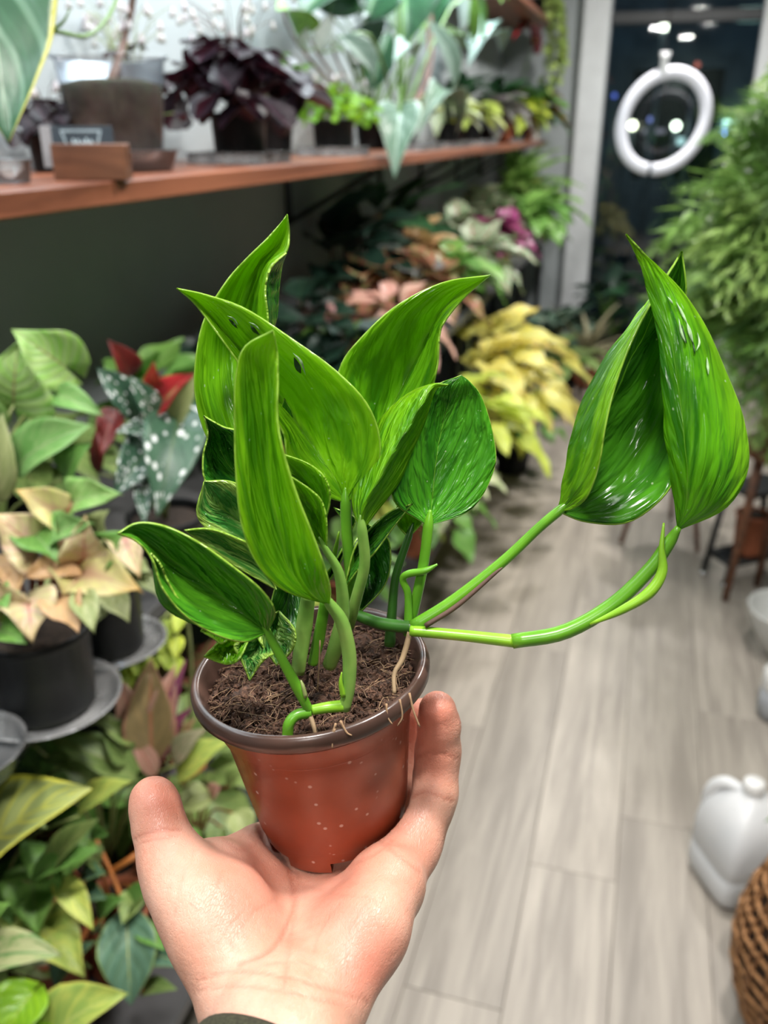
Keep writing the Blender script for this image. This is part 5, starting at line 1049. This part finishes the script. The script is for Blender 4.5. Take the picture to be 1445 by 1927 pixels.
BX = [(500, 760, -.66, 'green heart-leaved plant at the front of the bench behind the tall leaf', 24, .09, 'b12', S(mats=[L['dull_green'], M['stem_r']]), M['terra']),
      (660, 640, -.64, 'dark leafy plant at the front of the bench beside the pink blossom', 26, .10, 'b13', S(mats=[L['dark'], M['stem_r']]), M['black']),
      (740, 590, -.64, 'pink-flushed leafy plant at the front of the bench', 28, .11, 'b14', S(mats=[L['rubber_pink'], M['stem_r']], shape='ovate', width=.5), M['black']),
      (800, 570, -.66, 'red-brown leafy plant at the front of the bench behind the upper right leaf', 28, .12, 'b15', S(mats=[L['coleus'], M['stem_r']]), M['terra']),
      (850, 540, -.66, 'small green plant at the front of the bench beside the magenta one', 28, .12, 'b16', S(mats=[L['green'], M['stem_p']]), M['black']),
      (895, 495, -.64, 'pale green veined plant at the front of the bench toward the window', 28, .14, 'b8', None, M['black']),
      (940, 470, -.66, 'magenta and green plant at the front of the bench toward the window', 26, .13, 'b9', None, M['terra']),
      (985, 440, -.66, 'green bushy plant at the front of the bench near the window', 30, .16, 'b16', None, M['black']),
      (1020, 400, -.64, 'last small green plant on the bench before the white post', 30, .16, 'b10', None, M['terra'])]
for a in BX: bench(*a[:8], mat=a[8])
for x, y, lab, n, sz, key, pm_ in ((-.90, 1.08, 'dull green plant against the wall between the arrowheads and the begonia', 20, .10, 'b12', M['black']), (-.68, 1.38, 'small dark-leaved plant on the bench front right of the begonia', 20, .075, 'b13', M['black']), (-.90, 1.45, 'green bushy plant against the wall right of the begonia', 22, .11, 'b16', M['terra']),
      (-.70, 1.62, 'dull green plant on the bench hidden behind the tall upright leaf', 22, .085, 'b12', M['black']), (-.92, 1.85, 'dark plant against the wall left of the pink blossom', 20, .13, 'b1', M['black']), (-.66, 2.02, 'small green plant at the bench front left of the pink blossom', 22, .08, 'b16', M['terra'])):
    c = np.array([x, y, BZ]); t = thing('potted_plant', c, lab, 'plant'); s = nursery_pot(t, c, .05, .09, pm_); bush(t, s, n, sz, key, None, .03, (0, 360) if x > -.8 else (-110, 110))
# fern near the window
def frond_mesh(key, mat, pinn=16, ln=1.0, droop=.5, pl=.16, seed=0, sub=False, pw=.22):
    if key in TPL: return TPL[key]
    r = np.random.default_rng(seed); out = []
    for v in range(4):
        pts = np.array([[t*ln*(.95), .06*math.sin(3*t+v), .35*math.sin(t*1.9)-droop*t*t*(.7+.2*v)] for t in np.linspace(0, 1, pinn)]); vs, fs = [], []
        tv, tf = tube(pts, .006, 3, None, False); vs.append(tv); fs += tf; n = len(tv)
        def leaflet(p, d, nrm_, l, w):
            nonlocal n
            sd = nrm(np.cross(nrm_, d)); vs.append(np.array([p, p+d*l*.45+sd*w*l, p+d*l-nrm_*.12*l, p+d*l*.45-sd*w*l])); fs.append([n, n+1, n+2, n+3]); n += 4
        for i in range(2, pinn):
            T = nrm(pts[min(i+1, pinn-1)]-pts[i-1]); s = np.cross([0, 0, 1], T); f = (i/pinn); l = pl*math.sin(math.pi*(.15+.85*f)**.8)*r.uniform(.8, 1.2)+.03
            for sg in (-1, 1):
                d = nrm(T*.6+s*sg+np.array([0, 0, r.uniform(-.35, .15)])); 
                if sub:
                    for q in range(1, 6):
                        p = pts[i]+d*l*q/5*1.2; 
                        for s2 in (-1, 1): leaflet(p, nrm(d*.8+np.cross([0, 0, 1], d)*s2+r.uniform(-.3, .3, 3)), nrm(np.array([0, 0, 1])+r.uniform(-.4, .4, 3)), l*.62*r.uniform(.7, 1.2), pw)
                else: leaflet(pts[i], d, nrm(np.array([0, 0, 1])+r.uniform(-.3, .3, 3)), l, pw)
        out.append(mesh('frond', np.vstack(vs), fs, mat, None, False))
    TPL[key] = out; return out
def ferny(t, c, n, size, key, elev=(10, 80), jit=.03, az=(0, 360)):
    for i in range(n):
        o = place('frond', TPL[key][i % 4], t); f = i/n; s = size*rng.uniform(.7, 1.1); r = jit*math.sqrt(rng.uniform()); a = rng.uniform(0, 6.28)
        o.location = np.asarray(c)+np.array([r*math.cos(a), r*math.sin(a), rng.uniform(-.2, 1)*jit])-np.array(t.location); o.scale = (s, s, s)
        o.rotation_euler = Matrix.Rotation(math.radians(az[0]+(i*137.5 % 360)/360*(az[1]-az[0])), 3, 'Z').to_4x4().to_euler(); o.rotation_euler.y = -math.radians(rng.uniform(*elev)); o.rotation_mode = 'XYZ'
frond_mesh('fern', L['fern'], 18, seed=2)
c = np.array([-.78, 5.35, BZ]); t = thing('potted_plant', c, 'light green arching fern at the window end of the bench', 'plant'); s = nursery_pot(t, c, .07, .14, M['terra']); ferny(t, s+np.array([0, 0, .02]), 40, .40, 'fern', (15, 80), az=(-120, 120))
# ================================================================== floor plants by the window
def floorplant(x, y, z, r, h, potm, label, n, size, key, spec, jit=.04):
    c = np.array([x, y, z]); t = thing('potted_plant', c, label, 'plant'); s = nursery_pot(t, c, r, h, potm, fill=.02); bush(t, s, n, size, key, spec, jit); return t, s
floorplant(-.40, 4.82, .006, .095, .17, M['black'], 'small leafy plant in black pot standing alone on the floor', 26, .17, 'f1', S(mats=[L['dull_green'], M['stem_b']], elevs=(30, 88), pet=1.0))
floorplant(-.30, 5.42, .006, .11, .17, M['terra'], 'spiky tan and green plant in terracotta pot by the white post', 30, .34, 'f2', S(mats=[L['tan'], M['stem_b']], shape='strap', width=.13, elevs=(15, 85), pet=.15, drop=15, droop=.3))
floorplant(-.52, 5.65, .006, .10, .16, M['black'], 'grey-green bushy plant at the foot of the white post', 30, .20, 'f3', S(mats=[L['alocasia'], M['stem_b']], elevs=(20, 88), pet=1.0))
for k, (x, y, h, sz, kk, m, lab) in enumerate(((-.20, 5.95, .22, .25, 'f4', 'dark', 'tall very dark plant in front of the window, left of the ring lamp'), (.14, 5.9, .22, .27, 'f5', 'bigdark', 'tall dark green broad-leaved plant in front of the window, below the ring lamp'), (.36, 5.6, .20, .24, 'f4', 'dark', 'dark plant in front of the window, behind the feathery plant'))):
    floorplant(x, y, .006, .13, h, M['black'] if k != 1 else M['terra'], lab, 20, sz, kk, S(mats=[L[m], M['stem_g']], shape='ovate', width=.5, elevs=(30, 88), pet=1.3))
# ================================================================== ring lamp hanging before the window
c = ony(1248, 229, 4.9); dd = (c-CAM)@fw; Rr = 79*dd/F
t = thing('ring_lamp', c, 'white ring lamp hanging in front of the dark window', 'lamp')
nv = nrm(np.array([.10, -1, .10])+rt*.10); e1 = nrm(np.cross([0, 0, 1], nv)); e2 = np.cross(nv, e1)
tilt = -.5; f1 = e1*math.cos(tilt)+e2*math.sin(tilt); f2 = -e1*math.sin(tilt)+e2*math.cos(tilt)
ring = [c+Rr*(-1.10*math.cos(a)*f2+.93*math.sin(a)*f1)*1.0 for a in np.linspace(.36+.05, 2*math.pi+.36-.05, 90)]
M['ringm'] = emit('ring_diffuser', (.70, .72, .80), .10)
V, Fc = tube(ring, .0, 14); V, Fc = tube(ring, 11.5*dd/F, 14); obj('ring', V, Fc, M['ringm'], t)
a = c+np.array([0, 0, 1])*Rr*1.02; top_ = ony(1248, 135, 4.9); obj('clip', *merge([box(top_+np.array([0, 0, .03]), (.035, .03, .09), .004), box(top_+np.array([0, 0, .075]), (.05, .02, .02), .003)]), M['white_trim'], t, None, False)
V, Fc = tube([top_+np.array([0, 0, .07]), np.array([top_[0], top_[1], 2.70])], [.003, .003], 6); obj('cord', V, Fc, M['blackmetal'], t)
# glowing bulbs and panels added outside for bright spots reflected in the glass
for k, (px, py, r, col, s, lab) in enumerate(((1190, 236, 11, (1, 1, .7), 9, 'round yellow-white street light seen through the left of the ring lamp'), (1272, 237, 11, (.9, 1, .8), 9, 'round white street light seen through the right of the ring lamp'), (1250, 50, 11, (.95, 1, .8), 8, 'round pale street light high above the ring lamp'), (1362, 248, 7, (.2, .35, 1), 7, 'small blue street light right of the ring lamp'), (1156, 180, 6, (.15, .22, .9), 1.2, 'faint blue street light left of the ring lamp'), (1224, 225, 7, (.3, .35, .9), 1.0, 'faint violet street light inside the ring lamp'), (1312, 122, 7, (.8, .2, .15), 1.0, 'faint red street light above the ring lamp on the right'))):
    q = ony(px, py, 11.5); rr2 = r*11.9/F*.62; tt = thing('reflection_bulb', q, lab, 'light', 'street lights outside')
    th = np.linspace(0, math.pi, 9); obj('bulb', *lathe([(max(.0005, rr2*math.sin(a)), -rr2*math.cos(a)) for a in th], 14, q), emit('reflection_bulb_glow_%d' % k, col, s), tt)
    obj('post', *tube([q-np.array([0, 0, rr2*.95]), np.array([q[0], q[1], -.03])], [.03, .04], 8), M['street'], tt)
for k, (px, py, w, h, col, s, lab) in enumerate(((1383, 236, 36, 16, (.55, .95, .85), 4, 'blurred green-white lit sign across the street'), (1284, 266, 28, 11, (.5, .75, .75), 1.6, 'dim teal lit sign seen through the ring lamp'), (1230, 247, 36, 8, (.4, .36, .45), .5, 'faint long lit sign seen through the ring lamp'))):
    q = ony(px, py, 12.93); ww, hh = w*13.2/F, h*13.2/F; tt = thing('reflection_panel', q, lab, 'sign'); obj('face', *box(q, (ww, .05, hh), .01), emit('sign_%d' % k, col, s), tt, None, False)  # glowing panel added outside for a bright spot in the window
    obj('sign_bracket', *box(q+np.array([0, .05, 0]), (ww*.5, .07, hh*.4), .005), M['street'], tt, None, False)
# ================================================================== right side
# feathery aralia in a brown pot on a wooden stand
frond_mesh('aralia', L['aralia'], 16, seed=5, sub=True, pl=.30, droop=.85, pw=.11); frond_mesh('aralia_dk', L['aralia_dk'], 16, seed=9, sub=True, pl=.30, droop=.8, pw=.11)
q = P(1495, 850, 2.7); ax_, ay_ = q[0], q[1]; pz = .56; ph = .30
M['brownpot'] = plain('brown_glazed', (.20, .085, .050), .4, .12, 12)
t = thing('potted_plant', (ax_, ay_, pz), 'large feathery green aralia in brown pot at the right edge', 'plant'); s = nursery_pot(t, np.array([ax_, ay_, pz]), .135, ph, M['brownpot'], taper=.80, lip=.010, fill=.03)
V, Fc = tube([s, s+np.array([-.02, .02, .25]), s+np.array([-.05, 0, .52])], [.012, .008], 8, 12); obj('trunk', V, Fc, M['stem_b'], t)
V, Fc = tube([s+np.array([.05, 0, 0]), s+np.array([.09, .03, .30]), s+np.array([.05, .06, .62])], [.010, .006], 8, 12); obj('trunk', V, Fc, M['stem_b'], t)
for zz, n, sz, el in ((.02, 22, .34, (-30, 40)), (.14, 26, .36, (-20, 55)), (.26, 26, .36, (-10, 60)), (.38, 24, .34, (0, 65)), (.50, 20, .30, (10, 75)), (.62, 12, .26, (20, 80))):
    ferny(t, s+np.array([-.01, .02, zz]), int(n*.85), sz*1.3, 'aralia', el, .06)
    ferny(t, s+np.array([.02, .0, zz+.05]), n//2, sz*1.15, 'aralia_dk', el, .07)
t = thing('plant_stand', (ax_, ay_, 0), 'brown wooden plant stand with splayed legs under the aralia pot', 'stand')
obj('top', *lathe([(.001, pz), (.15, pz), (.155, pz-.005), (.155, pz-.025), (.15, pz-.03), (.001, pz-.03)][::-1], 32, (ax_, ay_, 0)), M['walnut'], t)
for k in range(4):
    a = k*1.571+.1; e = np.array([math.cos(a), math.sin(a), 0]); obj('leg', *tube([np.array([ax_, ay_, pz-.028])+e*.095, np.array([ax_, ay_, .006])+e*.125], [.016, .011], 8), M['walnut'], t)
# white pole beside it
t = thing('curtain', (.72, 4.4, 0), None, None); bpy.data.objects.remove(t)
# second wooden stand, its legs seen below the pair of leaves
cx, cy = .165, 3.30
t = thing('plant_stand', (cx, cy, 0), 'slim wooden plant stand whose legs show below the two side leaves', 'stand')
obj('top', *lathe([(.001, .40), (.13, .40), (.135, .396), (.135, .38), (.001, .376)][::-1], 28, (cx, cy, 0)), M['walnut'], t)
for a, bx in (((1180, 960), (1168, 1022)), ((1305, 960), (1312, 1038)), ((1255, 940), (1262, 975))):
    e = onz(*bx, .006); V, Fc = tube([np.array([cx, cy, .38])+nrm(np.array([e[0]-cx, e[1]-cy, 0]))*.10, e], [.012, .009], 8); obj('leg', V, Fc, M['walnut'], t)
t, s = floorplant(cx, cy, .40, .09, .15, M['whitepot'], 'green plant in white pot on the slim stand, behind the two side leaves', 24, .15, 'f6', S(mats=[L['green'], M['stem_g']], elevs=(20, 80)))
# black metal stand with orange pot
a, b_ = onz(1322, 1080, .008), onz(1363, 1106, .008); d1 = nrm(b_-a); L1 = np.linalg.norm(b_-a); d2 = np.array([-d1[1], d1[0], 0]); d2 = d2 if d2[0] > 0 else -d2; w1 = .26
t = thing('metal_stand', a+d2*.13+d1*L1/2-np.array([0, 0, .002]), 'low black metal plant stand with chrome feet beside the orange pot', 'stand')
for k, (i, j) in enumerate(((0, 0), (1, 0), (0, 1), (1, 1))):
    f = a+d1*L1*i+d2*w1*j; V, Fc = tube([f, f+np.array([0, 0, .33])+d2*(.05 if j == 0 else -.05)], [.011, .011], 8); lg = obj('leg', V, Fc, M['blackmetal'], t)
    th = np.linspace(0, math.pi, 7); V, Fc = lathe([(max(.0004, .012*math.sin(q_)), -.009*math.cos(q_)) for q_ in th], 12, f+np.array([0, 0, .007])); obj('foot', V, Fc, M['chrome'], lg)
z1 = .085
for p, q in ((a, a+d1*L1), (a+d2*w1, a+d2*w1+d1*L1), (a, a+d2*w1), (a+d1*L1, a+d1*L1+d2*w1)):
    V, Fc = tube([p+np.array([0, 0, z1])+d2*.012, q+np.array([0, 0, z1])+d2*.012], [.010, .010], 6); obj('rail', V, Fc, M['blackmetal'], t)
R = np.stack([d1, d2, [0, 0, 1]], 1); cc = a+d1*L1/2+d2*w1/2
obj('top', *box(cc+np.array([0, 0, .335]), (L1+.04, w1-.06, .016), .003, R), M['blackmetal'], t, None, False)
obj('lower_shelf', *box(cc+np.array([0, 0, z1-.002]), (L1, w1-.02, .010), .002, R), M['blackmetal'], t, None, False)
c = cc+np.array([0, 0, z1+.003]); t = thing('flower_pot', c, 'plain orange pot inside the low black metal stand', 'pot'); nursery_pot(t, c, .06, .15, M['terra'], taper=.8)
# white bowl
c = onz(1478, 1232, .006)
prof = [(.001, 0), (.05, 0), (.055, .006), (.09, .05), (.118, .11), (.128, .15), (.130, .156), (.126, .158), (.122, .152), (.112, .11), (.085, .055), (.05, .014), (.001, .010)]
tag(obj('bowl', *lathe(prof, 40, c), plain('frosted_white_plastic', (.62, .62, .60), .4, .05, 15)), 'white frosted plastic bowl on the floor at the right edge', 'bowl')
# white canister
c = onz(1458, 1345, .006)
t = thing('canister', c, 'small white canister with grey lower half at the right edge', 'canister')
obj('body', *lathe([(.001, 0), (.044, 0), (.048, .004), (.048, .085), (.001, .085)], 28, c), plain('grey_label', (.36, .37, .39), .5), t)
obj('cap', *lathe([(.001, .084), (.046, .084), (.048, .088), (.048, .135), (.044, .140), (.001, .141)], 28, c), M['whitepot'], t)
# water jug
c = np.array([.318, 1.53, .006]); yawj = .50
t = thing('water_jug', c, 'translucent white gallon water jug half full on the floor', 'jug')
jm, nt, bs, out = newmat('milky_jug_plastic'); bs.inputs['Base Color'].default_value = (.88, .88, .88, 1); bs.inputs['Roughness'].default_value = .35; bs.inputs['Transmission Weight'].default_value = .0
jb = NB(nt); tlj = jb.n('ShaderNodeBsdfTranslucent'); jb.setin(tlj.inputs[0], (.85, .86, .88)); mj = jb.n('ShaderNodeMixShader'); mj.inputs[0].default_value = .28
ob = jb.n('ShaderNodeTexCoord').outputs['Object']; jb.l(jb.mix(jb.ss(jb.noise(ob, 9, 2), .4, .6), (.84, .85, .86), (.90, .90, .90)), bs.inputs['Base Color'])
jb.l(bs.outputs[0], mj.inputs[1]); jb.l(tlj.outputs[0], mj.inputs[2]); jb.l(mj.outputs[0], out.inputs[0])
def sq_ring(hx, hy, k, z, n=40, off=(0, 0)):
    r = []
    for i in range(n):
        a = 2*math.pi*i/n; cx_, sx_ = math.cos(a), math.sin(a); r.append([hx*math.copysign(abs(cx_)**k, cx_)+off[0], hy*math.copysign(abs(sx_)**k, sx_)+off[1], z])
    return r
rows = [(.02, .02, 1, .001), (.066, .066, .5, .0), (.074, .074, .36, .006), (.077, .077, .34, .02), (.077, .077, .34, .07), (.0745, .0745, .34, .073), (.077, .077, .34, .078), (.077, .077, .34, .128), (.075, .075, .36, .150), (.068, .068, .42, .178), (.054, .054, .55, .204), (.036, .036, .8, .222), (.024, .024, 1, .230), (.0195, .0195, 1, .236), (.0195, .0195, 1, .244)]
V = np.array([p for r in rows for p in sq_ring(*r)])@rotz(yawj).T+c; n = 40
Fc = [[i*n+k, i*n+(k+1) % n, (i+1)*n+(k+1) % n, (i+1)*n+k] for i in range(len(rows)-1) for k in range(n)]
obj('bottle', V, Fc, jm, t)
e = rotz(yawj)@np.array([.7071, -.7071, 0])*-1; e = rotz(yawj)@np.array([-.62, .78, 0])
V, Fc = tube([c+e*.022+np.array([0, 0, .226]), c+e*.052+np.array([0, 0, .229]), c+e*.076+np.array([0, 0, .205]), c+e*.083+np.array([0, 0, .165]), c+e*.080+np.array([0, 0, .125])], [.011, .013, .013, .012, .012], 10, 18); obj('handle', V, Fc, jm, t)
obj('cap', *lathe([(.001, .260), (.018, .260), (.0205, .257), (.021, .242), (.0215, .240), (.001, .240)][::-1], 28, c), M['whitepot'], t)
rows2 = [(.02, .02, 1, .004), (.064, .064, .5, .004), (.072, .072, .45, .02), (.072, .072, .45, .100), (.03, .03, .6, .1005), (.001, .001, 1, .1005)]
V = np.array([p for r in rows2 for p in sq_ring(*r)])@rotz(yawj).T+c; obj('water', V, [[i*n+k, i*n+(k+1) % n, (i+1)*n+(k+1) % n, (i+1)*n+k] for i in range(len(rows2)-1) for k in range(n)], plain('cloudy_water', (.62, .64, .66), .1, .03, 10), t)
# wicker basket planter
c = np.array([.44, 1.22, .006]); M['wick'] = plain('wicker', (.30, .13, .045), .6, .25, 120, bump=.4); M['wick2'] = plain('wicker_light', (.42, .20, .075), .6, .2, 120)
t = thing('basket_planter', c, 'brown woven wicker basket planter in the bottom right corner', 'basket')
H = .34; rad = lambda z: .105+.062*math.sin(math.pi*min(1, (z/H)*.82+.10))
obj('liner', *lathe([(.001, .004)]+[(rad(z)-.006, z) for z in np.linspace(.004, H-.004, 14)], 36, c), plain('basket_liner', (.055, .028, .014), .9, .2, 60), t)
for i in range(12):
    z = .012+(H-.024)*i/11; a = np.linspace(0, 2*math.pi, 49)
    V, Fc = tube([c+np.array([(rad(z)+.0018*math.cos(12*q_+i*math.pi))*math.cos(q_), (rad(z)+.0018*math.cos(12*q_+i*math.pi))*math.sin(q_), z]) for q_ in a], .0042 if i not in (0, 11) else .007, 6, None, False); obj('weave_band', V, Fc, M['wick2'], t)
for i in range(48):
    a = 2*math.pi*i/48; zz = np.linspace(.004, H-.002, 26)
    V, Fc = tube([c+np.array([(rad(z)+.001)*math.cos(a+.12*math.sin(z*40)*0+(.55 if i % 2 else -.55)*z), (rad(z)+.001)*math.sin(a+(.55 if i % 2 else -.55)*z), z]) for z in zz], .0028, 5, None, False); obj('stake', V, Fc, M['wick'], t)
obj('soil', *lathe([(.001, H-.03), (rad(H-.03)-.008, H-.035)], 24, c), M['soil'], t)
pt = thing('plant', c+np.array([0, 0, H-.03]), 'small-leaved green plant growing out of the wicker basket', 'plant')
bush(pt, c+np.array([0, 0, H-.032]), 26, .05, 'bask', dict(shape='round', width=.8, elevs=(10, 80), pet=2.2, drop=60, mats=[L['green'], M['stem_g']]), .06)
# glint on the floor by the basket, built as a tiny chrome bead
c = onz(1382, 1778, .012); th = np.linspace(0, math.pi, 8); tag(obj('glint_bead', *lathe([(max(.0003, .008*math.sin(a)), .006-.006*math.cos(a)) for a in th], 12, (c[0], c[1], .006)), M['chrome']), 'tiny shiny bead on the floor beside the wicker basket', 'bead')
